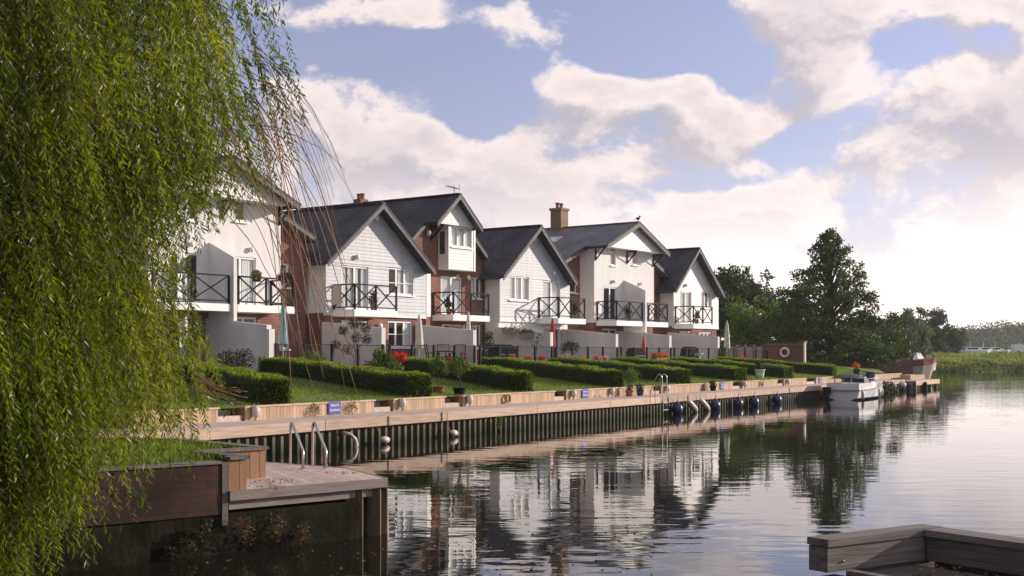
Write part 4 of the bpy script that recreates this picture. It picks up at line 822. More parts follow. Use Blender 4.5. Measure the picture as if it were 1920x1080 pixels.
t = thing('bird_bath', 'small stone pedestal beside the far covered barbecue', 'bird bath', tpos(1311, 3.8, 1.56), HROT); m = MB(); m.lathe([(.2, 0), (.18, .08), (.09, .12), (.08, .55), (.22, .66), (.24, .72), (.2, .72), (.1, .67)], 14); m.build('pedestal', concrete if False else render_g, t, True)
# flower baskets on the near balcony and hanging ferns
for px, lb in ((481, 'rust coloured flower basket on the near balcony rail, left one'), (534, 'dark green flower basket on the near balcony rail, right one')):
    p = HP(s_of(px, 1.4), 1.4, 4.98); plant('balcony_planter', lb, 'planter', p, [((0, 0, .28), .2, 260), ((.25, 0, .26), .16, 160), ((-.25, 0, .26), .16, 160)], bush_dark if px > 500 else litter, .08, .028, 'flower baskets on the near balcony', None, (.22, .2, darkgrey))
# balcony bits
for px, dd, lb in ((656, .7, 'folded grey cloth drying at the left of the nearest boarded gable balcony'),):
    t = thing('drying_towel', lb, 'towel', HP(s_of(632, .45), .45, 4.12), HROT)
    m = MB(); m.bar((0, -.3, .98), (0, .3, .98), .03); m.add([(-.02, -.25, .98), (-.02, .2, .98), (-.06, .24, .15), (-.05, -.2, .2)], [(0, 1, 2, 3)]); m.add([(.02, -.25, .98), (.02, .2, .98), (.06, .16, .3), (.05, -.22, .25)], [(0, 1, 2, 3)]); m.build('cloth', cream, t)
for px, d, lb in ((700, .75, 'bushy potted plant on the nearest boarded gable balcony'), (842, -.2, 'dark potted plant on the red brick house balcony'), (1078, .8, 'leafy potted plant on the middle boarded gable balcony'), (1178, .9, 'small potted plant on the chimney house balcony'), (1306, .9, 'potted plant on the far end gable balcony')):
    plant('balcony_plant', lb, 'plant', HP(s_of(px, d), d, 4.09), [((0, 0, .45), .22, 160), ((.1, 0, .68), .16, 90)], bush_dark, .1, .03, 'potted plants on the balconies', None, (.15, .28, terracotta))

# ------------------------------------------------------------------ on the quay: signs, fenders, buoys, ladders
def text_mesh(txt, size):
    cu = bpy.data.curves.new('t', 'FONT'); cu.body = txt; cu.size = size; cu.align_x = 'CENTER'; cu.align_y = 'CENTER'; cu.extrude = .002
    o = bpy.data.objects.new('t', cu); COL.objects.link(o); dg = bpy.context.evaluated_depsgraph_get(); dg.update()
    me = bpy.data.meshes.new_from_object(o.evaluated_get(dg)); bpy.data.objects.remove(o); return me
tm1, tm2 = text_mesh('PRIVATE', .085), text_mesh('MOORINGS', .075)
for me in (tm1, tm2): me.materials.clear(); me.materials.append(white)
signs = [(627, -1.375, 'nearest blue PRIVATE MOORINGS sign on the timber wall'), (1097, -1.375, 'blue PRIVATE MOORINGS sign on the timber wall left of the far ladder'), (1354, -1.375, 'blue PRIVATE MOORINGS sign on the timber wall past the blue buoys'), (1538, -1.375, 'farthest blue PRIVATE MOORINGS sign, just left of the cruiser')]
for px, e, lb in signs:
    t = thing('mooring_sign', lb, 'sign', QP(q_of(px, e), e, .84), QROT, 'blue mooring signs'); m = MB(); m.box(-.24, .24, -.012, .012, -.15, .15); m.build('panel', sign_b, t)
    for me, dz, nm in ((tm1, .055, 'lettering'), (tm2, -.06, 'lettering')):
        o = bpy.data.objects.new(nm, me); COL.objects.link(o); o.parent = t; o.rotation_euler = (R(90), 0, 0); o.location = (0, -.015, dz)
for px, lb in ((480, 'white oval bulkhead fender at the corner of the nearest steps'), (755, 'white oval fender on the short timber stretch'), (881, 'white oval fender right of the black pot shrub'), (1076, 'white oval fender left of the second blue sign'), (1148, 'greyish oval fender right of the second blue sign'), (1252, 'white oval fender just past the far ladder'), (1397, 'small white oval fender past the third blue sign'), (1478, 'small white oval fender near the cruiser')):
    t = thing('wall_fender', lb, 'fender', QP(q_of(px, -1.3), -1.3, DECK), QROT, 'oval fenders on the timber garden walls'); m = MB(); m.ball((0, 0, .2), .11, .09, .14, 14, 10); m.build('body', fend, t, True)
    m = MB(); m.tube([(0, 0, .33), (0, .08, .37)], .012, 6); m.tube([(0, .0, .07), (0, .02, .0)], .02, 6); m.build('lanyard', rope_m, t)
t = thing('rope_coil', 'coil of orange-brown rope hung on the timber garden wall', 'rope', QP(q_of(950, -1.36), -1.36, .83), QROT); m = MB()
for k in range(5): m.torus((random.uniform(-.02, .02), -.02 - .015 * k, random.uniform(-.015, .015)), .11 + .01 * (k % 3), .014, 'y', 20, 6)
m.build('coil', rope_m, t)
qplants = [(590, 'dry brown tuft growing against the timber wall left of the nearest sign'), (662, 'dry brown tuft growing against the timber wall right of the nearest sign'), (1322, 'dry brown plant against the timber wall past the far ladder'), (1428, 'dry reddish plant against the timber wall below the white pot')]
for px, lb in qplants: plant('dry_tuft', lb, 'plant', QP(q_of(px, -1.3), -1.3, DECK), [((0, 0, .12), .12, 60), ((.05, 0, .2), .09, 40)], litter, .12, .008, 'dry plants along the garden walls')
for px, lb, pm in ((1180, 'row end pot with reddish plants on the quay left of the far ladder', terracotta), (1200, 'grey pot with plants on the quay right before the far ladder', bluegl), (1337, 'dark green pot plant on the quay left of the third blue sign', black), (1632, 'dark blue pot on the quay beside the cruiser bow', bluegl)):
    plant('quay_pot', lb, 'flower pot', QP(q_of(px, -1.1), -1.1, DECK), [((0, 0, .3), .14, 130)], bush_dark if pm is not terracotta else litter, .08, .025, 'plant pots on the quay', None, (.15 if px < 1600 else .3, .22 if px < 1600 else .5, pm))
def qfend(px, e, lb, kind):
    q = q_of(px, e); t = thing({'ball': 'mooring_buoy', 'cyl': 'quay_fender', 'small': 'small_fender'}[kind], lb, {'ball': 'buoy', 'cyl': 'fender', 'small': 'fender'}[kind], QP(q, e, 0), QROT, {'ball': 'dark blue ball buoys along the quay', 'cyl': 'white cylinder fenders leaning on the piling', 'small': 'small white fenders floating below the quay'}[kind]); m = MB()
    if kind == 'ball':
        m.ball((0, 0, .17), .21, .21, .23, 16, 11); m.lathe([(.07, .38), (.06, .44), (.03, .46)], 10); m.build('body', navy, t, True); m = MB(); m.tube([(0, 0, .44), (0, -e * .3, .6)], .012, 6); m.build('lanyard', rope_m, t)
        m = MB(); m.torus((.0, 0, .17), .212, .008, 'x', 20, 6); m.build('band', fend, t)
    elif kind == 'cyl':
        pts = [Vector((-.62, .05, .46)).lerp(Vector((.18, -.02, .02)), k / 8) for k in range(9)]; rr = [.03, .09, .115, .12, .12, .12, .115, .09, .03]; m.tube(pts, rr, 12); m.build('body', fend, t, True); m = MB(); m.tube([pts[0], pts[0] + Vector((0, .0, .2))], .012, 6); m.build('lanyard', rope_m, t)
    else:
        pts = [Vector((-.16, 0, .12)).lerp(Vector((.16, 0, .09)), k / 6) for k in range(7)]; m.tube(pts, [.02, .07, .085, .085, .085, .07, .02], 12); m.build('body', fend, t, True); m = MB(); m.tube([(-.16, 0, .12), (-.2, .1, .45)], .012, 6); m.build('lanyard', rope_m, t)
for px, lb in ((1270, 'dark blue ball buoy at the piling right of the far ladder'), (1341, 'dark blue ball buoy just right of the leaning white fenders'), (1384, 'dark blue ball buoy, middle of the three before the cruiser'), (1414, 'dark blue ball buoy, second from the cruiser'), (1457, 'dark blue ball buoy nearest to the cruiser')): qfend(px, .12, lb, 'ball')
qfend(1303, .15, 'left white cylinder fender leaning on the piling', 'cyl'); qfend(1326, .15, 'right white cylinder fender leaning on the piling', 'cyl')
qfend(722, .14, 'small white fender at the water below the short timber stretch', 'small'); qfend(851, .14, 'small white fender at the water below the black pot shrub', 'small')
t = thing('hose_pipe', 'bent pale pipe end sticking out of the piling at the water behind the near ladder', 'pipe', QP(q_of(655, .05), .05, 0), QROT); m = MB(); m.tube([(-.12, .12, .34), (.0, -.03, .3), (.12, -.08, .18), (.16, -.09, .05), (.08, -.09, -.1)], .045, 10); m.build('pipe', fend, t, True)
plant('water_weed', 'bright green weed growing out of the piling', 'plant', QP(q_of(936, .06), .06, .22), [((0, 0, .12), .1, 60), ((0, 0, -.05), .08, 40)], shrub_leaf, .09, .02)

def ladder(name, label, loc, rz, sep, reach, low, top=.55):
    """two hooped stainless handrails and rungs; local +y points back over the deck"""
    t = thing(name, label, 'ladder', loc, rz, 'stainless quay ladders'); rails = []
    for x in (-sep / 2, sep / 2):
        p = [(x, -reach, low), (x, -reach, .0), (x, -reach + .02, top - .12)]
        for k in range(7): a = math.pi - k * (math.pi * .8) / 6; p.append((x, -reach + .115 + .095 * math.cos(a), top - .1 + .1 * math.sin(a)))
        p += [(x, .0, .24), (x, .015, .18), (x, .02, -.01)]
        m = MB(); m.tube(p, .0175, 10); m.build('handrail', steel, t, True)
        m = MB(); m.lathe([(.05, 0), (.05, .012), (.03, .02)], 12, (x, .02, -.002)); m.build('foot_flange', steel, t)
    for z in np.arange(-.2, low, -.25): m = MB(); m.box(-sep / 2, sep / 2, -reach - .03, -reach + .03, z - .012, z + .012); m.build('rung', steel, t)
ladder('pool_ladder', 'stainless hooped ladder standing on the near wooden platform', (-2.54, 16.55, DECK), math.atan2(-.38, -.92), .30, .72, -.9, .56)
q = q_of(1232, .0); ladder('pool_ladder', 'stainless hooped ladder on the far quay, left of the blue buoys', QP(q, -.15, DECK), QROT, .42, .45, -.8, .8)

# ------------------------------------------------------------------ near bank: platform, raised bed, walls
FD = Vector((.744, .668, 0)); FN = Vector((.668, -.744, 0))
def V2(x, y): return Vector((x, y, 0))
tipp, fl0, bk1, bk2 = V2(-1.50, 15.2), V2(-3.03, 13.74), V2(-2.15, 16.58), V2(-3.35, 17.5)
t = thing('near_platform', 'sunlit wooden platform on posts jutting into the water at the near left bank', 'platform', (tipp.x, tipp.y, DECK), 0)
mb = MB((-tipp.x, -tipp.y, -DECK)); poly = [fl0, tipp, bk1, bk2, V2(-4.4, 17.9), V2(-4.4, 14.2)]
# boards running across the platform, cut to its outline
def clip_strip(poly, o, d, a, b):
    n = Vector((-d.y, d.x, 0)); P = poly[:]
    for lim, sgn in ((a, 1), (b, -1)):
        out = []
        for i in range(len(P)):
            p, q = P[i], P[(i + 1) % len(P)]; dp, dq = sgn * ((p - o).dot(n) - lim), sgn * ((q - o).dot(n) - lim)
            if dp >= 0: out.append(p)
            if dp * dq < 0: out.append(p.lerp(q, dp / (dp - dq)))
        P = out
        if not P: return None
    return P
bd = (bk1 - tipp).normalized()
for k in range(-10, 45):
    P = clip_strip(poly, tipp, bd, k * .145, k * .145 + .14)
    if P and len(P) > 2: mb.prism([(p.x, p.y) for p in P], DECK - .04, DECK)
mb.build('deck', timber_d, t)
def plank(mb, a, b, z0, z1, th, r=None):
    d = (b - a).normalized(); n = Vector((d.y, -d.x, 0)) * th
    mb.prism([(a.x, a.y), (b.x, b.y), (b.x + n.x, b.y + n.y), (a.x + n.x, a.y + n.y)], z0, z1, r)
mb = MB((-tipp.x, -tipp.y, -DECK)); e = FN * .002
plank(mb, fl0 + e, tipp + e, DECK - .10, DECK + .004, .045); plank(mb, fl0 - FN * .06 + FD * .02, tipp - FN * .06 - FD * .12, DECK - .2, DECK - .104, .045)
plank(mb, tipp + Vector((.002, .002, 0)), bk1 + Vector((.002, .002, 0)), DECK - .12, DECK + .004, .04); plank(mb, bk1, bk2, DECK - .12, DECK + .004, .04)
mb.build('edge_boards', timber_e, t)
pile = MB
for (dx, dy, r, zt) in ((-.31, -.20, .075, .55), (-.12, -.03, .075, .55), (-.03, .10, .05, .54), (-.40, -.29, .02, .5), (-.24, .14, .06, .5)):
    m = MB((-tipp.x, -tipp.y, -DECK)); c = tipp + V2(dx, dy); m.box(c.x - r, c.x + r, c.y - r, c.y + r, -1.0, zt); m.build('post', wet_post, t)
for px in (0.5, 1.4):
    m = MB((-tipp.x, -tipp.y, -DECK)); c = bk1.lerp(bk2, px / 2); m.box(c.x - .06, c.x + .06, c.y - .06 - .1, c.y + .06 - .1, -1, .6); m.build('post', wet_post, t)
# raised bed in timber, stepping round the platform
t = thing('raised_bed', 'stepped timber raised bed of grass behind the near platform', 'planter', (-2.93, 15.3, DECK), 0); of = (2.93, -15.3, -DECK)
zig = [V2(-3.03, 13.78), V2(-2.87, 13.92), V2(-3.55, 14.72), V2(-2.93, 15.32), V2(-4.35, 16.9), V2(-6.5, 17.4), V2(-12, 17.0)]
mb = MB(of)
for a, b in zip(zig, zig[1:]):
    d = (b - a); L = d.length; d.normalize(); n = Vector((d.y, -d.x, 0)); k = 0
    while k < L - .02:
        k2 = min(k + .13, L); p, q = a + d * k, a + d * (k2 - .006); i = -n * .035
        mb.prism([(p.x, p.y), (q.x, q.y), (q.x + i.x, q.y + i.y), (p.x + i.x, p.y + i.y)], DECK - .02, BED); k = k2
mb.build('side_planks', timber_s, t)
mb = MB(of)
for k, (a, b) in enumerate(zip(zig, zig[1:])):
    d = (b - a).normalized(); n = Vector((d.y, -d.x, 0)); o1, i1 = n * .03, -n * .13; e1 = d * (.0 if k % 2 == 0 else .03)
    p = [a + o1 - e1, b + o1 + e1, b + i1 + e1 * 0, a + i1]
    mb.prism([(v.x, v.y) for v in p], BED + .002 + .003 * (k % 2), BED + .034 + .003 * (k % 2))
mb.build('cap', timber_w, t)
mb = MB(); c0 = [V2(-3.10, 13.80), V2(-3.00, 13.95), V2(-3.68, 14.74), V2(-3.10, 15.32), V2(-4.4, 16.78), V2(-6.5, 17.3), V2(-12, 16.9), V2(-14, 4.3), V2(-9.3, 8.1)]
mb.add([(p.x, p.y, .965) for p in c0], [tuple(range(len(c0)))]); struct('bank_grass', mb, grass_m)
N = 9000; P = rng.uniform((-7.5, 11.0, .96), (-2.9, 17.2, .965), (N, 3))
pz = [(p.x, p.y) for p in c0]
def inside(P, poly):
    x, y = P[:, 0], P[:, 1]; ins = np.zeros(len(P), bool); n = len(poly)
    for i in range(n):
        x1, y1 = poly[i]; x2, y2 = poly[(i + 1) % n]
        c = ((y1 > y) != (y2 > y)) & (x < (x2 - x1) * (y - y1) / (y2 - y1 + 1e-12) + x1); ins ^= c
    return ins
P = P[inside(P, pz)]
g = leafmesh('grass_tufts', P, rng.normal(0, .35, P.shape) + np.array([0, 0, 1]), rng.uniform(.06, .15, len(P)), .006, blade); tag(g, kind='stuff')
N = 420; P = np.stack([rng.uniform(-3.2, 1.6, N), rng.uniform(8.5, 15.5, N), np.full(N, .004)], 1); P = P[((P[:, 0] + 3.03) * .668 + (P[:, 1] - 13.74) * -.744) > .25]
g = leafmesh('floating_leaves', P, rng.normal(0, 1, P.shape) * np.array([1, 1, .03]), rng.uniform(.015, .05, len(P)), .008, litter); tag(g, kind='stuff')
# old wall of the near bank
wl0 = V2(-3.03, 13.74); wl1 = wl0 - FD * 9
t = thing('bank_wall', 'old brick and concrete bank wall dropping into dark water under the willow', 'wall', (wl0.x, wl0.y, 0), 0); of = (-wl0.x, -wl0.y, 0)
mb = MB(); mb.M = None
def along(o, parent, name, mtl, a, b, z0, z1, th=.2, out=0.):
    L = (b - a).length; m = MB(); m.box(0, L, 0, th, z0, z1); ob = m.build(name, mtl, parent); d = (b - a).normalized(); c = a + FN * out
    ob.location = Vector((c.x, c.y, 0)) + Vector(o); ob.rotation_euler = (0, 0, math.atan2(d.y, d.x)); return ob
along(of, t, 'brickwork', oldbrick, wl1, wl0 - FD * .08, .42, .955, .3, 0.)
along(of, t, 'concrete_base', concrete, wl1, wl0 - FD * .9, -1.2, .40, .3, .035)
along(of, t, 'concrete_base', concrete, wl0 - FD * .88, wl0 + FD * 1.72, -1.2, .42, .3, -.02); along(of, t, 'concrete_return', concrete, wl0 + FD * 1.72 - FN * .1, wl0 + FD * 1.72 - FN * 2.2, -1.2, .42, .1, 0.)
along(of, t, 'corner_post', timber_w, wl0 - FD * .075, wl0 - FD * .005, .3, .97, .12, .015)
along(of, t, 'coping', timber_w, wl1, wl0 - FD * .08, .957, .985, .2, .02)
wq = [(318, -.05, .07), (352, -.03, .08), (372, .1, .09), (510, .02, .13), (455, .04, .12), (560, -.02, .09)]
for i, (px, z, r) in enumerate(wq):
    k = (px - 960) / F_; # point on wall line
    den = FD.x - k * FD.y; u = (k * wl0.y - wl0.x) / den; p = wl0 + FD * u + FN * .07
    st = [[(0, 0, 0), (.02, -.03, r * 1.2), (.05, -.05, r * 2.0)], [(0, 0, 0), (-.06, -.05, r * 1.6)], [(0, 0, 0), (.09, -.03, r * 1.4)]]
    plant('wall_weed', ['grey-green weed low on the concrete bank wall, leftmost one', 'dark weed at the waterline right of the leftmost weed', 'small weed at the joint of the old bank wall', 'tall reddish weed rooted in the bank wall below the platform corner', 'reddish dock weed under the platform boards', 'rightmost reddish weed under the platform boards'][i], 'weed', (p.x, p.y, .05 + z),
          [((0, 0, r), r, 90), ((.05, -.04, r * 1.9), r * .8, 70)], weed_m if i >= 3 else bush_dark, .04, .008, 'weeds on the bank wall', st, None, None, weed_m, .003)
P = rng.uniform((-2.95, 14.1, DECK + .004), (-2.5, 15.1, DECK + .012), (110, 3)); P2 = rng.uniform((-2.3, 15.7, DECK + .004), (-1.9, 16.1, DECK + .01), (40, 3)); P = np.concatenate([P, P2])
g = leafmesh('fallen_leaves', P, rng.normal(0, 1, P.shape) * np.array([1, 1, .12]), .032, .006, litter); tag(g, kind='stuff')

# ------------------------------------------------------------------ jetty corner at the lower right
t = thing('jetty_corner', 'dark weathered wooden jetty corner with heavy kerb beams at the lower right', 'jetty', (1.8, 7.9, 0), math.atan2(.60, .89))
JM = Matrix.Rotation(-math.atan2(.60, .89), 3, 'Z')
ja, jb = V2(1.80, 7.86), V2(2.69, 8.46); jd = (jb - ja).normalized(); jn = Vector((jd.y, -jd.x, 0)); jc = jb + jn * 6
def jbox(name, a, d, n, L, w, z0, z1, m, lift=0.):
    mb = MB(); p = [a, a + d * L, a + d * L + n * w, a + n * w]; q = [JM @ (v - V2(1.8, 7.9)) for v in p]; mb.prism([(v.x, v.y) for v in q], z0, z1); return mb.build(name, m, t)
jbox('kerb_beam', ja, jd, jn, (jb - ja).length, .17, .955, 1.0, timber_w); jbox('side_beam', ja + jd * .005 + jn * .01, jd, jn, (jb - ja).length - .02, .15, .80, .951, timber_w)
jbox('kerb_beam', jb + jn * .175 - jd * .2, jn, -jd * -1, 6, .2, .955, .996, timber_x); jbox('side_beam', jb + jn * .18 - jd * .18, jn, jd, 6, .16, .80, .951, timber_x); jbox('back_board', jb + jn * .18 - jd * .10, jn, jd, 6, .05, -.6, .797, timber_w); jbox('under_board', ja + jd * .30 + jn * .09, jd, jn, .75, .05, -.6, .797, timber_w)
jbox('deck', ja + jn * .2 + jd * .12, jd, jn, .66, 6, .74, .785, timber_d2)
jbox('edge_plank', ja + jn * .20 + jd * .12, jn, jd, .9, .07, .786, .81, timber_w)
jbox('post', ja + jd * .08 + jn * .03, jd, jn, .13, .13, -1, .757, MATS['sheet_pile']); jbox('post', ja + jd * .33 + jn * .05, jd, jn, .13, .13, -1, .757, MATS['sheet_pile'])
jbox('post', jb + jn * .3 - jd * .2, jd, jn, .14, .14, -1, .738, MATS['sheet_pile']); jbox('post', jb + jn * 2.2 - jd * .2, jd, jn, .14, .14, -1, .738, MATS['sheet_pile'])
m = MB(); c = JM @ (ja + jd * .14 + jn * .163 - V2(1.8, 7.9)); m.ball((c.x, c.y, .86), .009); m.build('bolt', steel, t)
P = rng.uniform((0, 0, 0), (1, 1, 1), (260, 3)); b0 = ja + jn * .35 + jd * .35
P = np.array(b0) + P[:, :1] * np.array(jd) * .45 + P[:, 1:2] * np.array(jn) * 1.5; P[:, 2] = .79 + rng.random(260) * .02
g = leafmesh('leaf_litter', P, rng.normal(0, 1, P.shape) * np.array([1, 1, .3]), .034, .007, litter); tag(g, kind='stuff')
p = ja + jn * .98 + jd * .16; plant('moss_tuft', 'small bright green tuft at the bottom edge of the jetty corner', 'plant', (p.x, p.y, .785), [((0, 0, .03), .04, 60)], blade, .05, .008)

# ------------------------------------------------------------------ motor cruiser moored at the quay
def cruiser():
    SX, SZ = 1.46, .84
    st = QP(q_of(1546, .55), .55); t = thing('motor_cruiser', 'small white cabin cruiser with navy canvas moored at the far quay', 'boat', (st.x, st.y, 0), QROT)
    # local x forward along the quay, y towards the quay; the boat lies at y from -1.75 to 0
    stn = [(0, .80, .56, .62), (1.0, .86, .60, .64), (2.4, .84, .64, .68), (3.6, .62, .66, .74), (4.4, .32, .62, .82), (4.95, .02, .5, .92)]
    c = -.88; vs = []; nb = 7
    for x, hb, dr, zs in stn:
        row = [(x + (.25 if x > 4 else 0) * 0, c - hb, zs), (x, c - hb * .97, zs - .18), (x, c - hb * .88, .12), (x, c, -.12), (x, c + hb * .88, .12), (x, c + hb * .97, zs - .18), (x, c + hb, zs)]; vs += row
    fs = [(i * nb + j, i * nb + j + 1, (i + 1) * nb + j + 1, (i + 1) * nb + j) for i in range(len(stn) - 1) for j in range(nb - 1)] + [tuple(range(nb))[::-1]]
    m = MB(); m.add(vs, fs, .5); m.build('hull', gel, t)
    m = MB(); m.add([(x, c - hb, zs + .002) for x, hb, _, zs in stn] + [(x, c + hb, zs + .002) for x, hb, _, zs in stn], [(i, i + 1, 6 + i + 1, 6 + i) for i in range(5)], .5); m.build('deck', gel, t)
    m = MB()
    for sg in (-1, 1): m.tube([(x, c + sg * (hb + .01), zs - .06) for x, hb, _, zs in stn], .035, 6)
    m.tube([(-.02, c - .8, .56), (-.02, c + .8, .56)], .035, 6); m.build('rubbing_strake', timber_h, t)
    m = MB(); pr = [(1.7, .66), (2.0, .98), (3.0, .94), (4.1, .80)]; w = [.70, .62, .54, .2]
    m.add([(x, c - a, .64) for (x, z), a in zip(pr, w)] + [(x, c - a * .85, z) for (x, z), a in zip(pr, w)] + [(x, c + a * .85, z) for (x, z), a in zip(pr, w)] + [(x, c + a, .64) for (x, z), a in zip(pr, w)],
          [(i + 4 * j, i + 1 + 4 * j, i + 1 + 4 * (j + 1), i + 4 * (j + 1)) for j in range(3) for i in range(3)], .5); m.build('cabin', gel, t, False)
    m = MB(); m.box(0.0, 1.8, c - .78, c - .70, .6, .95); m.box(0.0, 1.8, c + .70, c + .78, .6, .95); m.box(0, .08, c - .72, c + .72, .6, .93); m.build('coaming', gel, t)
    # windscreen with frame, canvas hood over the cockpit
    m = MB(); m.add([(1.75, c - .72, .95), (1.75, c + .72, .95), (1.35, c + .60, 1.35), (1.35, c - .60, 1.35)], [(0, 1, 2, 3)]); m.add([(1.75, c - .72, .95), (1.35, c - .60, 1.35), (.8, c - .70, 1.30), (.8, c - .74, .95)], [(0, 1, 2, 3)]); m.build('windscreen', mat('smoked_glass', (.02, .022, .028), (.03, .032, .04), .12, 3., spec=.5), t)
    m = MB(); m.tube([(1.75, c - .72, .95), (1.35, c - .60, 1.36), (1.35, c + .60, 1.36), (1.75, c + .72, .95)], .022, 6); m.build('windscreen_frame', black, t)
    m = MB(); nb2 = 6; vs = []
    for x, h, ww in ((.05, 1.28, .70), (.5, 1.46, .74), (1.0, 1.48, .70), (1.36, 1.38, .61)):
        for k in range(nb2): a = math.pi * k / (nb2 - 1); vs.append((x, c - ww * math.cos(a), 1.22 + (h - 1.22) * math.sin(a)))
    m.add(vs, [(i * nb2 + k, i * nb2 + k + 1, (i + 1) * nb2 + k + 1, (i + 1) * nb2 + k) for i in range(3) for k in range(nb2 - 1)] + [tuple(range(nb2))]); m.build('canvas_hood', navycanvas, t, False)
    m = MB(); m.add([(.04, c - .7, .94), (.04, c + .7, .94), (.05, c + .7, 1.23), (.05, c - .7, 1.23)], [(0, 1, 2, 3)]); m.add([(.04, c - .73, .95), (.05, c - .71, 1.23), (.8, c - .72, 1.26), (.8, c - .74, .95)], [(0, 1, 2, 3)]); m.build('canvas_window', MATS['window_glass'], t)
    m = MB()
    for y in (-.4, 0.0, .4): m.bar((.03, c + y, .94), (.04, c + y, 1.23), .04)
    m.bar((.8, c - .745, .95), (.8, c - .725, 1.27), .03); m.build('canvas_strips', fend, t)
    m = MB(); m.box(-.36, -.05, c + .55, c + .80, .3, .66); m.box(-.26, -.12, c + .6, c + .72, -.3, .3); m.box(-.38, -.05, c + .53, c + .82, .62, .74); m.build('outboard_motor', black, t)
    m = MB(); m.tube([(3.1, c - .66, .95), (4.2, c - .42, 1.08), (4.9, c, 1.15), (4.2, c + .42, 1.08), (3.1, c + .66, .95)], .015, 6)
    for x, y, z in ((3.1, .66, .95), (4.2, .42, 1.08)):
        for sg in (-1, 1): m.tube([(x, c + sg * y, .68), (x, c + sg * y, z)], .012, 5)
    m.build('bow_rail', steel, t)
    for o in t.children:
        for v in o.data.vertices: v.co.x *= SX; v.co.z *= SZ
    for x, y, lb in ((.05, -1.80, 'white fender hanging at the stern corner of the cruiser'), (5.7, -1.35, 'white fender hanging near the bow of the cruiser'), (3.0, -1.88, 'white fender amidships on the sunny side of the cruiser')):
        p = Matrix.Rotation(QROT, 3, 'Z') @ Vector((x, y, 0)); f = thing('boat_fender', lb, 'fender', (st.x + p.x, st.y + p.y, 0), QROT, 'fenders hanging from the cruiser'); m = MB(); m.tube([(0, 0, .5), (0, -.01, .44), (0, -.03, .3), (0, -.03, .12), (0, -.03, .02)], [.02, .07, .08, .075, .02], 10); m.build('body', fend, f, True); m = MB(); m.tube([(0, .0, .5), (0, .03, .68)], .012, 5); m.build('lanyard', rope_m, f)
cruiser()

# ------------------------------------------------------------------ beyond the houses: fences, walls, boats, dock end
def rwall(name, label, cat, a, b, z0, z1, th, m, group=None):
    t = thing(name, label, cat, (a.x, a.y, z0), math.atan2(b.y - a.y, b.x - a.x), group); L = (Vector((b.x, b.y)) - Vector((a.x, a.y))).length; mb = MB(); mb.box(0, L, 0, th, 0, z1 - z0); mb.build('wall', m, t); return t, L
a, b = HP(34.5, -.3), HP(34.5, 2.2)
t = thing('panel_fence', 'pale panel fence with dark posts between the end house and the brick wall', 'fence', (a.x, a.y, 1.5), math.atan2(b.y - a.y, b.x - a.x)); L = (b - a).length
for k in range(5): m = MB(); x = L * k / 4; m.box(x - .06, x + .06, -.06, .06, 0, 1.35); m.build('post', timber_w, t)
for k in range(4): m = MB(); x0, x1 = L * k / 4 + .06, L * (k + 1) / 4 - .06; m.box(x0, x1, -.02, .02, .1, 1.2); m.build('panel', mat('pale_panel', (.32, .26, .24), (.4, .33, .3), .8, 4.) if 'pale_panel' not in MATS else MATS['pale_panel'], t)
m = MB(); m.box(0, L, -.05, .05, 1.21, 1.26); m.build('rail', timber_w, t)
a, b = HP(34.5, 2.3), HP(34.5, 5.05)
t, L = rwall('garden_brick_wall', 'dark red brick wall with a lifebuoy at the end of the gardens', 'wall', a, b, 1.2, 2.85, .25, brick2); m = MB(); m.box(-.03, L + .05, -.04, .29, 1.652, 1.71); m.build('coping', terracotta, t)
m = MB(); m.box(L - .35, L + .12, -.08, .33, 1.72, 1.9); m.box(L - .30, L + .06, -.05, .30, 0, 1.65); m.build('end_pier', brick2, t)
t = thing('white_post', 'thin white post at the end of the dark red brick wall', 'post', HP(34.3, 5.2, 1.2), HROT); m = MB(); m.box(-.05, .05, -.05, .05, 0, 1.75); m.box(-.07, .07, -.07, .07, 1.75, 1.79); m.build('post', white, t)
p = HP(34.48, 3.8, 2.35); t = thing('lifebuoy', 'white lifebuoy ring hung on the dark red brick wall', 'lifebuoy', p, HROT - math.pi / 2); m = MB(); m.torus((0, -.09, 0), .27, .075, 'y', 28, 10); m.build('ring', gel, t, True)
for k in range(4): a_ = k * math.pi / 2 + .78; m = MB(); m.torus((.27 * math.cos(a_), -.08, .27 * math.sin(a_)), .078, .012, 'x' if k % 2 == 2 else 'x', 12, 5); m.build('band', redcloth, t)
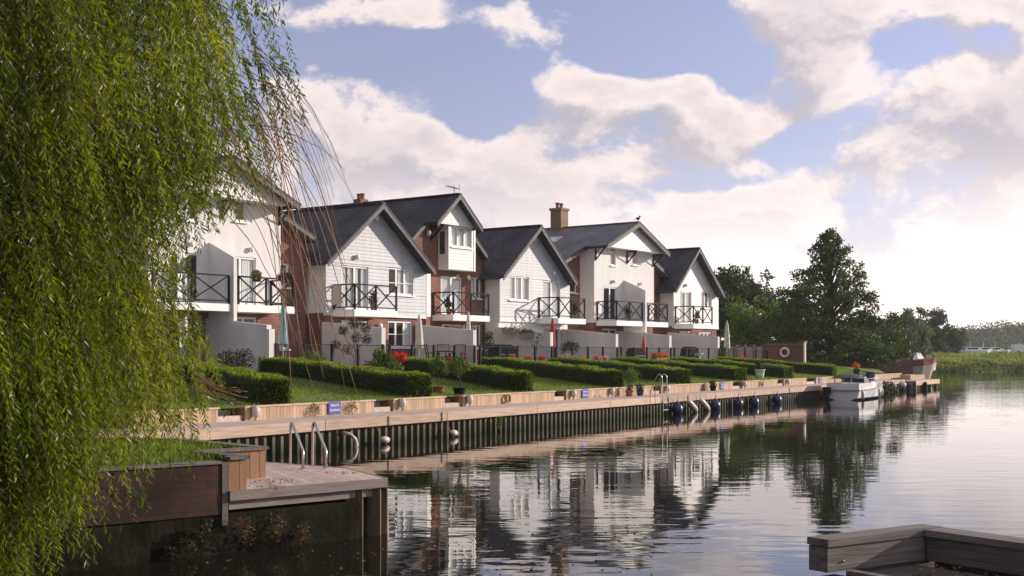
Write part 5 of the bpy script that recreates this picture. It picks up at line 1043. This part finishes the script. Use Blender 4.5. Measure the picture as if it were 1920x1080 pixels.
# low brown boundary wall across the far lawn with a blue notice, mooring barge behind
wa, wb = QP(64.0, -9.5), QP(72.8, 1.0)
k0 = (1583 - 960) / F_; k1 = (1712 - 960) / F_; wa, wb = V2(k0 * 101, 101), V2(k1 * 103, 103)
t, L = rwall('far_brick_wall', 'long low brown brick wall across the far lawn with a small blue notice', 'wall', wa, wb, .2, 2.15, .3, brick2); m = MB(); m.box(-.03, L + .03, -.04, .34, 1.952, 2.0); m.build('coping', terracotta, t)
t = thing('blue_notice', 'small blue notice fixed to the low brown brick wall', 'sign', (k1 * 102.7 - 1.2, 102.6, 1.45), 0); m = MB(); m.box(-.3, .3, -.02, .02, -.15, .15); m.build('panel', sign_b, t); m = MB(); m.box(-.22, .22, -.024, -.021, .03, .06); m.box(-.2, .2, -.024, -.021, -.06, -.03); m.build('lettering', white, t)
def barge():
    x0, x1, Y = (1703 - 960) / F_ * 106, (1761 - 960) / F_ * 106, 106.; L = x1 - x0 + .6; t = thing('old_barge', 'old barge bow with red-brown gunwale and beige hull at the end of the quay', 'boat', (x0, Y, 0), R(4))
    st = [(-4, 1.4, 1.72), (0, 1.4, 1.74), (L * .45, 1.25, 1.82), (L * .8, .7, 1.96), (L, .03, 2.1)]
    m = MB(); vs = []
    for x, hb, zs in st:
        rk_ = .9 * max(0, x / L) ** 2; vs += [(x - rk_ * .25, 1.5 - hb, zs - .5), (x - rk_, 1.5 - hb * .8, -.4), (x - rk_, 1.5 + hb * .8, -.4), (x - rk_ * .25, 1.5 + hb, zs - .5)]
    m.add(vs, [(i * 4 + j, i * 4 + j + 1, (i + 1) * 4 + j + 1, (i + 1) * 4 + j) for i in range(4) for j in range(3)]); m.build('hull', beigehull, t)
    m = MB(); vs = []
    for x, hb, zs in st: vs += [(x, 1.47 - hb, zs), (x - .22 * max(0, x / L) ** 2, 1.47 - hb, zs - .5), (x - .22 * max(0, x / L) ** 2, 1.53 + hb, zs - .5), (x, 1.53 + hb, zs)]
    m.add(vs, [(i * 4 + j, i * 4 + j + 1, (i + 1) * 4 + j + 1, (i + 1) * 4 + j) for i in range(4) for j in range(4 - 1)] + [(i * 4 + 3, i * 4, (i + 1) * 4, (i + 1) * 4 + 3) for i in range(4)]); m.build('gunwale', redhull, t)
    m = MB(); m.tube([(L - .4, 1.5, 1.9), (L - .4, 1.5, 2.2)], .05, 8); m.build('bollard', black, t)
barge()
# end dock
t = thing('end_dock', 'pale timber dock with a low box at the far end of the quay', 'dock', QP(55.05, 0, 0), QROT)
m = MB()
for k in range(24): m.box(k * .3, k * .3 + .294, -.6, 1.0, .52, .58)
m.build('deck', timber_d, t); m = MB(); m.box(0, 7.2, -.66, -.603, .30, .585); m.box(7.21, 7.26, -.6, 1.0, .3, .585); m.build('fascia', timber_h, t)
for k in (.6, 2.8, 5.0, 6.9): m = MB(); m.box(k - .1, k + .1, -.55, -.35, -1, .5); m.build('post', timber_w, t)
m = MB(); m.box(2.9, 7.0, .3, .34, .585, .9); m.box(2.9, 7.0, .94, .98, .585, .9); m.box(7.0, 7.04, .3, .98, .585, .9); m.box(2.86, 2.9, .3, .98, .585, .9); m.build('planter_box', timber, t)
def tyre(px, e, lb):
    q = q_of(px, e); t = thing('tyre_fender', lb, 'fender', QP(q, e, .18), QROT, 'fenders on the end dock'); m = MB(); m.torus((0, 0, 0), .24, .09, 'y', 20, 8); m.build('ring', covercloth, t, True)
tyre(1705, .75, 'black tyre hanging on the end dock, left one'); tyre(1735, .78, 'black tyre hanging on the end dock, right one')
for px, lb in ((1674, 'white ball fender on the quay beyond the cruiser'), (1692, 'second white ball fender beyond the cruiser, nearer the end dock')):
    t = thing('ball_fender', lb, 'fender', QP(q_of(px, .14), .14, .25), QROT, 'white ball fenders beyond the cruiser'); m = MB(); m.ball((0, 0, .1), .22); m.build('body', fend, t, True); m = MB(); m.tube([(0, 0, .3), (0, .1, .42)], .015, 5); m.build('lanyard', rope_m, t)
plant('waterside_bush', 'dark bush hanging over the water between cruiser and end dock', 'bush', QP(q_of(1662, .3), .3, .05), [((0, 0, .2), .4, 300), ((1.5, 0, .15), .4, 300), ((-1.2, 0, .15), .35, 240)], bush_dark, .12, .04)
def small_boat(name, label, loc, rz, L, group, hm=gel):
    t = thing(name, label, 'boat', loc, rz, group); b = L * .17; st = [(-L / 2, b * .85, .75), (0, b, .8), (L * .3, b * .7, .9), (L / 2, .03, 1.05)]
    m = MB(); vs = []
    for x, hb, zs in st: vs += [(x, -hb, zs), (x, -hb * .8, .0), (x, hb * .8, .0), (x, hb, zs)]
    m.add(vs, [(i * 4 + j, i * 4 + j + 1, (i + 1) * 4 + j + 1, (i + 1) * 4 + j) for i in range(3) for j in range(3)] + [(3 + i * 4, i * 4, (i + 1) * 4, (i + 1) * 4 + 3) for i in range(3)] + [(0, 1, 2, 3)]); m.build('hull', hm, t)
    m = MB(); vs = [(-L * .32, -b * .75, .8), (L * .3, -b * .55, .88), (L * .3, b * .55, .88), (-L * .32, b * .75, .8), (-L * .24, -b * .55, 1.5), (L * .04, -b * .45, 1.45), (L * .04, b * .45, 1.45), (-L * .24, b * .55, 1.5)]
    m.add(vs, [(0, 1, 5, 4), (1, 2, 6, 5), (2, 3, 7, 6), (3, 0, 4, 7), (4, 5, 6, 7)]); c = m.build('cabin', hm, t)
    m = MB(); m.box(-L * .24, L * .05, -b * .66, -b * .60, 1.08, 1.32); m.build('cabin_window', black, t)
    m = MB(); m.tube([(-L * .1, 0, 1.46), (-L * .1, 0, 2.5)], .03, 6); m.build('mast', white, t)
    return t
k = lambda px, Y, z=0: Vector(((px - 960) / F_ * Y, Y, z))
for px, Y, rz, L, lb in ((1668, 111, 2.7, 5, 'white motor boat behind the low brown wall, left one partly behind the tree'), (1697, 112, 2.4, 5, 'white motor boat behind the low brown wall, by the pale sapling')):
    small_boat('moored_boat', lb, k(px, Y, .9), rz, L, 'white boats beyond the brown wall')
for px, Y, rz, L, lb in ((1826, 232, .2, 7, 'white cabin boat with a tall wheelhouse beyond the meadow, left one'), (1849, 238, .1, 5.5, 'white boat beyond the meadow, middle one'), (1871, 240, .1, 5, 'low white boat beyond the meadow, right one'), (1784, 236, .2, 4.5, 'small pale boat near the far round trees')):
    small_boat('far_boat', lb, k(px, Y, 2.3), rz, L, 'white boats beyond the meadow')
for px, Y, lb in ((1918, 250, 'pale van at the right edge beyond the meadow'),):
    t = thing('parked_van', lb, 'van', k(px, Y, 2.4), .1); m = MB(); m.box(-2, 1.3, -.9, .9, .4, 2.0); m.add([(1.3, -.9, .4), (2.2, -.9, .4), (2.2, -.9, 1.1), (1.3, -.9, 2.0), (1.3, .9, .4), (2.2, .9, .4), (2.2, .9, 1.1), (1.3, .9, 2.0)], [(0, 1, 2, 3), (7, 6, 5, 4), (1, 5, 6, 2), (2, 6, 7, 3)]); m.build('body', gel, t); m = MB(); m.add([(1.32, -.92, 1.2), (2.0, -.92, 1.2), (1.4, -.92, 1.8)], [(0, 1, 2)]); m.build('side_window', black, t)
    for x in (-1.3, 1.5): m = MB(); m.torus((x, -.85, .38), .26, .12, 'y', 16, 8); m.build('wheel', covercloth, t)

# ------------------------------------------------------------------ meadow and far land
mb = MB(); nx, ny = 70, 26; X = np.linspace(30, 330, nx); fy = np.linspace(0, 1, ny)
for i in range(nx):
    e0 = 172 + 3 * math.sin(X[i] * .11) + 2 * math.sin(X[i] * .37 + 1) + max(0, (X[i] - 80) * .0)
    for f in fy:
        y = e0 + 520 * f ** 2.2; dy = y - e0; z = -.5 + 1.0 * min(1, dy / 1.2) + 1.9 * min(1, dy / 34) + .25 * min(1, dy / 120) + .2 * math.sin(X[i] * .3 + dy * .2) * min(1, dy / 6); mb.v.append((X[i], y, z))
for i in range(nx - 1):
    for j in range(ny - 1): mb.f.append((i * ny + j, (i + 1) * ny + j, (i + 1) * ny + j + 1, i * ny + j + 1)); mb.r.append(.5)
struct('meadow', mb, meadow_m, smooth=True)
N = 26000; x = rng.uniform(45, 110, N); dy = rng.random(N) ** 1.6 * 42; y = 172 + 3 * np.sin(x * .11) + 2 * np.sin(x * .37 + 1) + dy
z = -.5 + np.minimum(1, dy / 1.2) + 1.9 * np.minimum(1, dy / 34) + .2 * np.sin(x * .3 + dy * .2) * np.minimum(1, dy / 6)
hgt = rng.uniform(.02, .28, N) * (1 + .7 * np.sin(x * .8 + y * .5)); P = np.stack([x, y, z], 1)
g = leafmesh('meadow_tussocks', P, rng.normal(0, .35, P.shape) + np.array([0, 0, 1]), np.abs(hgt) + .12, .12, mat('tussock', (.12, .17, .015), (.27, .30, .045), .8, .15, 5, rnd=.4, trans=.3)); tag(g, kind='stuff')

N = 2600; x = rng.uniform(45, 110, N); dy = rng.random(N) * 2.2 + (rng.random(N) < .25) * rng.random(N) * 9; y = 172 + 3 * np.sin(x * .11) + 2 * np.sin(x * .37 + 1) + dy
P = np.stack([x, y, -.3 + np.minimum(1, dy / 1.2) + 1.9 * dy / 34 + rng.random(N) * .3 * (1 + np.sin(x * .9))], 1); g = leafmesh('waterside_sedge', P, rng.normal(0, .6, P.shape) + np.array([0, 0, 1]), rng.uniform(.15, .4, N), .1, far_leaf); tag(g, kind='stuff')
def crown_points(blobs, dens, size, flat=.8):
    out = []
    for (x, y, z, r) in blobs:
        n = int(dens * r * r); out.append(clump_leaves((x, y, z), r, n, flat))
    return np.concatenate(out)
def tree(name, label, loc, H, blobs, leafm, dens, leaf, group=None, tr=.25, limbs=True, flat=.8):
    t = thing(name, label, 'tree', loc, 0, group)
    m = MB(); m.tube([(0, 0, -.3), (.1, 0, H * .3), (-.05, .1, H * .6), (0, 0, H * .92)], [tr * 1.2, tr, tr * .6, tr * .15], 8); m.build('trunk', bark, t, True)
    if limbs:
        m = MB()
        for (x, y, z, r) in blobs[::2]:
            z0 = max(.3, z * .75 - .4); m.tube([(0, 0, z0), (x * .5, y * .5, (z0 + z) * .52), (x, y, z)], [tr * .35, tr * .2, tr * .08], 5)
        m.build('limbs', bark, t, True)
    P = crown_points(blobs, dens, leaf, flat); D = rng.normal(0, 1, P.shape) + np.array([0, 0, -.1]); leafmesh('crown', P, D, leaf * rng.uniform(.7, 1.3, len(P)), leaf * .32, leafm, t); return t
def cone_blobs(H, prof, n, rmin=.35, rmax=.9, sd=1):
    rs = np.random.default_rng(sd); b = []
    for k in range(n):
        f = rs.random() ** 1.25; z = H * (.08 + .9 * f); Rm = np.interp(z / H, [p[0] for p in prof], [p[1] for p in prof]); a = rs.random() * 6.283; q = Rm * (.25 + .75 * rs.random() ** .5)
        b.append((q * math.cos(a), q * math.sin(a), z, (rmax - (rmax - rmin) * (z / H)) * rs.uniform(.7, 1.2)))
    return b
def round_blobs(H, Rr, n, zc=.6, sd=1, rb=.3):
    rs = np.random.default_rng(sd); b = []
    for k in range(n):
        v = rs.normal(size=3); v /= np.linalg.norm(v); q = rs.random() ** .4
        b.append((v[0] * Rr * q, v[1] * Rr * q, H * zc + v[2] * H * (1 - zc) * q * .95, Rr * rb * rs.uniform(.7, 1.25)))
    return b
tree('alder_tree', 'big dark ragged conical tree rising behind the brick wall', k(1557, 99, 1.0), 10.4, cone_blobs(10.9, [(0, 5.2), (.15, 6.0), (.3, 5.2), (.42, 4.4), (.55, 3.2), (.7, 2.5), (.8, 1.9), (.9, 1.0), (1, .2)], 280, .36, .95, 3), oak_leaf, 240, .22, tr=.32, flat=.65)
tree('garden_tree', 'bright green rounded tree just right of the end house', k(1415, 104, 1.4), 5.6, round_blobs(6.0, 2.35, 60, .5, 5), lime_leaf, 190, .25)
tree('background_tree', 'dark round tree behind the end gable', k(1372, 125, 1.4), 9.4, round_blobs(9.6, 3.4, 60, .55, 6), far_leaf, 110, .4, 'dark trees behind the gardens')
tree('background_tree', 'dark tree between the end gable and the big conical tree, with a wispy top', k(1438, 128, 1.4), 9.2, round_blobs(8.6, 2.8, 46, .55, 7) + [(0, 0, 8.6, .7), (.2, 0, 9.3, .3)], far_leaf, 110, .38, 'dark trees behind the gardens')
tree('background_tree', 'low dark tree left of the big conical tree', k(1492, 130, 1.4), 7.6, round_blobs(8.3, 2.8, 50, .5, 8), far_leaf, 110, .38, 'dark trees behind the gardens')
tree('background_tree', 'dark low tree right behind the end gable wall', k(1345, 118, 1.4), 7., round_blobs(7.2, 3., 50, .5, 9), far_leaf, 110, .38, 'dark trees behind the gardens')
tree('background_tree', 'low spreading dark tree under the right side of the big conical tree', k(1640, 104, 1.2), 4.6, round_blobs(4.6, 2.3, 44, .5, 10), oak_leaf, 160, .27, 'dark trees behind the gardens')
tree('sapling_tree', 'small bright yellow-green bush at the foot of the big conical tree', k(1574, 96.5, 1.1), 1.5, round_blobs(1.7, .75, 20, .55, 11, .35), lime_leaf, 500, .16)
tree('sapling_tree', 'thin yellow-green sapling before the far boats', k(1730, 112, 1.2), 3., round_blobs(3.9, 1.0, 18, .6, 12, .35), pale_leaf, 130, .2)
tree('riverside_tree', 'pale grey-green poplar between dark far trees', k(1722, 205, 1.5), 7.6, cone_blobs(8.6, [(0, 1.8), (.5, 2.0), (.8, 1.3), (1, .3)], 50, .5, .9, 13), pale_leaf, 110, .42, 'trees on the far riverside')
for i, (px, Y, H, Rr, lb) in enumerate(((1700, 215, 8.6, 3.0, 'dark far tree left behind the poplar'), (1752, 222, 9.2, 3.4, 'dark far round tree right of the poplar'), (1778, 230, 6.6, 2.8, 'lower dark far tree at the right end of the row'), (1675, 200, 7., 3., 'dark far tree mostly hidden by the big conical tree'))):
    tree('riverside_tree', lb, k(px, Y, 1.5), H, round_blobs(H, Rr, 46, .52, 20 + i), far_leaf, 90, .5, 'trees on the far riverside')
# distant wooded rise
RX, RZ = [-700, 60, 150, 185, 196, 206, 220, 245, 400], [6, 6, 4, 5, 8, 12, 14, 16, 18]
mb = MB(); rs = np.random.default_rng(4); nx, ny = 60, 10
for i in range(nx):
    x = -500 + i * 1100 / (nx - 1)
    for j in range(ny):
        f = j / (ny - 1); y = 440 + 300 * f; ridge = np.interp(x, RX, RZ); mb.v.append((x, y, .5 + ridge * math.sin(f * math.pi * .8) ** .8))
for i in range(nx - 1):
    for j in range(ny - 1): mb.f.append((i * ny + j, (i + 1) * ny + j, (i + 1) * ny + j + 1, i * ny + j + 1)); mb.r.append(.5)
struct('hills', mb, far_leaf, smooth=True)
N = 34000; x = rs.uniform(100, 420, N); f = rs.random(N) ** 1.3 * .62; y = 440 + 300 * f
ridge = np.interp(x, RX, RZ); z = .5 + ridge * np.sin(f * math.pi * .8) ** .8 + rs.random(N) * 4 * (.6 + .4 * np.sin(x * .45) * np.sin(x * .13 + y * .1))
P = np.stack([x, y, z], 1); g = leafmesh('distant_wood', P, rs.normal(0, 1, P.shape), 1.1, .42, far_leaf); tag(g, kind='stuff')

# ------------------------------------------------------------------ weeping willow
def willow():
    ax = Vector((-6.2, 12.0, .95)); t = thing('weeping_willow', 'large weeping willow with hanging yellow-green leaves on the near left bank', 'tree', ax, 0)
    m = MB(); m.tube([(0, 0, -.3), (.05, .05, 1.2), (.25, .1, 2.6), (.2, .0, 4.2), (.1, .1, 6.5)], [.42, .34, .27, .2, .1], 12); m.build('trunk', bark, t, True)
    rs = np.random.default_rng(11); br = MB(); tw = MB(); PP = []; DD = []; RR = []
    zk = [-.9, -.3, 0.0, .5, 1.0, 1.5, 1.8, 2.3, 3.0, 3.8, 4.4, 5.2, 6.5, 8]
    rk = [2.55, 2.75, 3.0, 3.3, 3.9, 3.4, 3.1, 3.1, 3.9, 4.15, 4.1, 4.2, 4.3, 3.0]
    def rad(z): return float(np.interp(z, zk, rk))
    nb = 440
    for b in range(nb):
        # each bough arches out of the trunk, strands hang from its outer half
        a = rs.uniform(-2.0, .95) if b % 8 else rs.uniform(-3.14, 3.14)
        zt = rs.uniform(1.2, 7.7); Rz = rad(zt - .6) * rs.uniform(.62, .99) if b % 4 else rad(zt) * rs.uniform(.25, .6)
        e = Vector((Rz * math.cos(a), Rz * math.sin(a), zt)); low_ = b >= nb - 56
        if low_: a = rs.uniform(-1.55, -.35); zt = rs.uniform(.7, 1.7); Rz = rs.uniform(1.5, 2.75); e = Vector((Rz * math.cos(a), Rz * math.sin(a), zt))
        s0 = Vector((.2, .05, max(.8, zt - 1.6))); md = s0.lerp(e, .55) + Vector((0, 0, .55))
        pts = [s0 * (1 - f) ** 2 + md * 2 * f * (1 - f) + e * f ** 2 for f in np.linspace(0, .86 if zt < 5.1 else .7, 7)]
        br.tube(pts, [.05, .04, .028, .018, .011, .006, .003], 5)
        ns = rs.integers(17, 27); tone = rs.random() ** 2
        for s in range(ns):
            f = 1 - .5 * rs.random() ** 1.5; p = s0 * (1 - f) ** 2 + md * 2 * f * (1 - f) + e * f ** 2
            p = p + Vector(rs.normal(0, .10, 3)); out = Vector((p.x, p.y, 0)).normalized(); L = (rs.uniform(.5, 1.5) if rs.random() < .75 else rs.uniform(1.2, 2.2)) if zt < 5.1 or Rz < 3.6 else rs.uniform(.4, .9)
            if low_: L = rs.uniform(.9, 2.3)
            side = Vector((rs.normal(0, .25), rs.normal(0, .25), 0)) + Vector((.42, .08, 0)); n = int(L / .0195); q = np.linspace(0, 1, n)
            path = np.array(p)[None] + q[:, None] * np.array(out * .35 + side * .55)[None] * L * .5 + np.stack([0 * q, 0 * q, -L * (q ** 1.5 * .9 + .1 * q) + .12 * q * (1 - q)], 1)
            r = np.hypot(path[:, 0], path[:, 1]); wz = path[:, 2] + ax.z
            wx, wy = path[:, 0] + ax.x, path[:, 1] + ax.y; dw = (wx + 3.03) * .668 + (wy - 13.74) * -.744    # distance to the water side of the bank wall
            keep = (wz > np.where(dw > .05, .06 + .25 * rs.random(), 1.02)) & (r < np.interp(path[:, 2], zk, rk) * (1.0 + .06 * math.sin(a * 9 + zt * 3)))
            if keep.sum() < 5: continue
            last = int(np.argmax(~keep)) if (~keep).any() else n
            if last < 6: continue
            path = path[:last]; PP.append(path); RR.append(np.clip(tone * .75 + rs.uniform(0, .3, last), 0, 1)); tan = np.gradient(path, axis=0); tan /= np.linalg.norm(tan, axis=1, keepdims=True)
            sg = rs.normal(0, 1, path.shape); sg -= (sg * tan).sum(1, keepdims=True) * tan; sg /= np.linalg.norm(sg, axis=1, keepdims=True)
            DD.append(tan * .65 + sg * .75 + np.array([.08, 0, -.2]))
            if s % 5 == 0: tw.tube([tuple(path[k_]) for k_ in np.linspace(0, last - 1, 5).astype(int)], [.004, .0035, .003, .0025, .0015], 4)
    P = np.concatenate(PP); D = np.concatenate(DD); n = len(P)
    leafmesh('crown', P, D, rs.uniform(.05, .10, n), rs.uniform(.0055, .0095, n), willow_leaf, t, np.concatenate(RR)); print('willow leaves', n)
    # bare twigs trailing right of the crown
    def W3(px, py, Y): return Vector(((px - CX) / F_ * Y, Y, CZ - (py - HY) * Y / F_)) - ax
    bt = MB()
    for i in range(44):
        Y = rs.uniform(9.3, 11.8)
        if i < 22: x0, y0, x1, y1 = rs.uniform(440, 520), rs.uniform(60, 260), rs.uniform(560, 665), rs.uniform(290, 520)
        else: x0, y0, x1, y1 = rs.uniform(400, 535), rs.uniform(170, 400), rs.uniform(520, 690), rs.uniform(560, 760)
        a, c = W3(x0, y0, Y), W3(x1, y1, Y + rs.uniform(-.5, .5)); mid = Vector((a.x * .42 + c.x * .58 + .03, a.y * .5 + c.y * .5, a.z * .62 + c.z * .38 + rs.uniform(.05, .28)))
        pts = [a * (1 - u) ** 2 + mid * 2 * u * (1 - u) + c * u ** 2 + Vector(rs.normal(0, .004, 3)) for u in np.linspace(0, 1, 12)]
        (tw if i < 22 else bt).tube(pts, [(.0036 if i < 22 else 0.0046) - .0002 * k_ for k_ in range(12)], 5)
    for i in range(10):
        Y = rs.uniform(10, 11.5); a, c = W3(rs.uniform(330, 400), rs.uniform(690, 730), Y), W3(rs.uniform(440, 465), rs.uniform(725, 765), Y); mid = (a + c) / 2 + Vector((0, 0, -.06)); tw.tube([a * (1 - u) ** 2 + mid * 2 * u * (1 - u) + c * u ** 2 for u in np.linspace(0, 1, 7)], .005, 4)
    br.build('boughs', bark, t, True); tw.build('twigs', twig, t, True); bt.build('bare_twigs', mat('bare_willow_twig', (.26, .135, .06), (.38, .22, .11), .6, 5.), t, True)
willow()

# ------------------------------------------------------------------ river haze
mb = MB(); mb.box(-1010, 1010, -50, 1210, -2.2, 26); hz = mb.build('haze', bpy.data.materials.new('river_haze')); tag(hz, kind='stuff')
hm = hz.data.materials[0]; hm.use_nodes = True; nt = hm.node_tree; nt.nodes.remove(nt.nodes['Principled BSDF'])
pv = nt.nodes.new('ShaderNodeVolumePrincipled'); pv.inputs['Color'].default_value = (.95, .95, 1, 1); pv.inputs['Density'].default_value = .0002; pv.inputs['Anisotropy'].default_value = .2
nt.links.new(pv.outputs[0], nt.nodes['Material Output'].inputs['Volume'])
scene.cycles.volume_bounces = 1
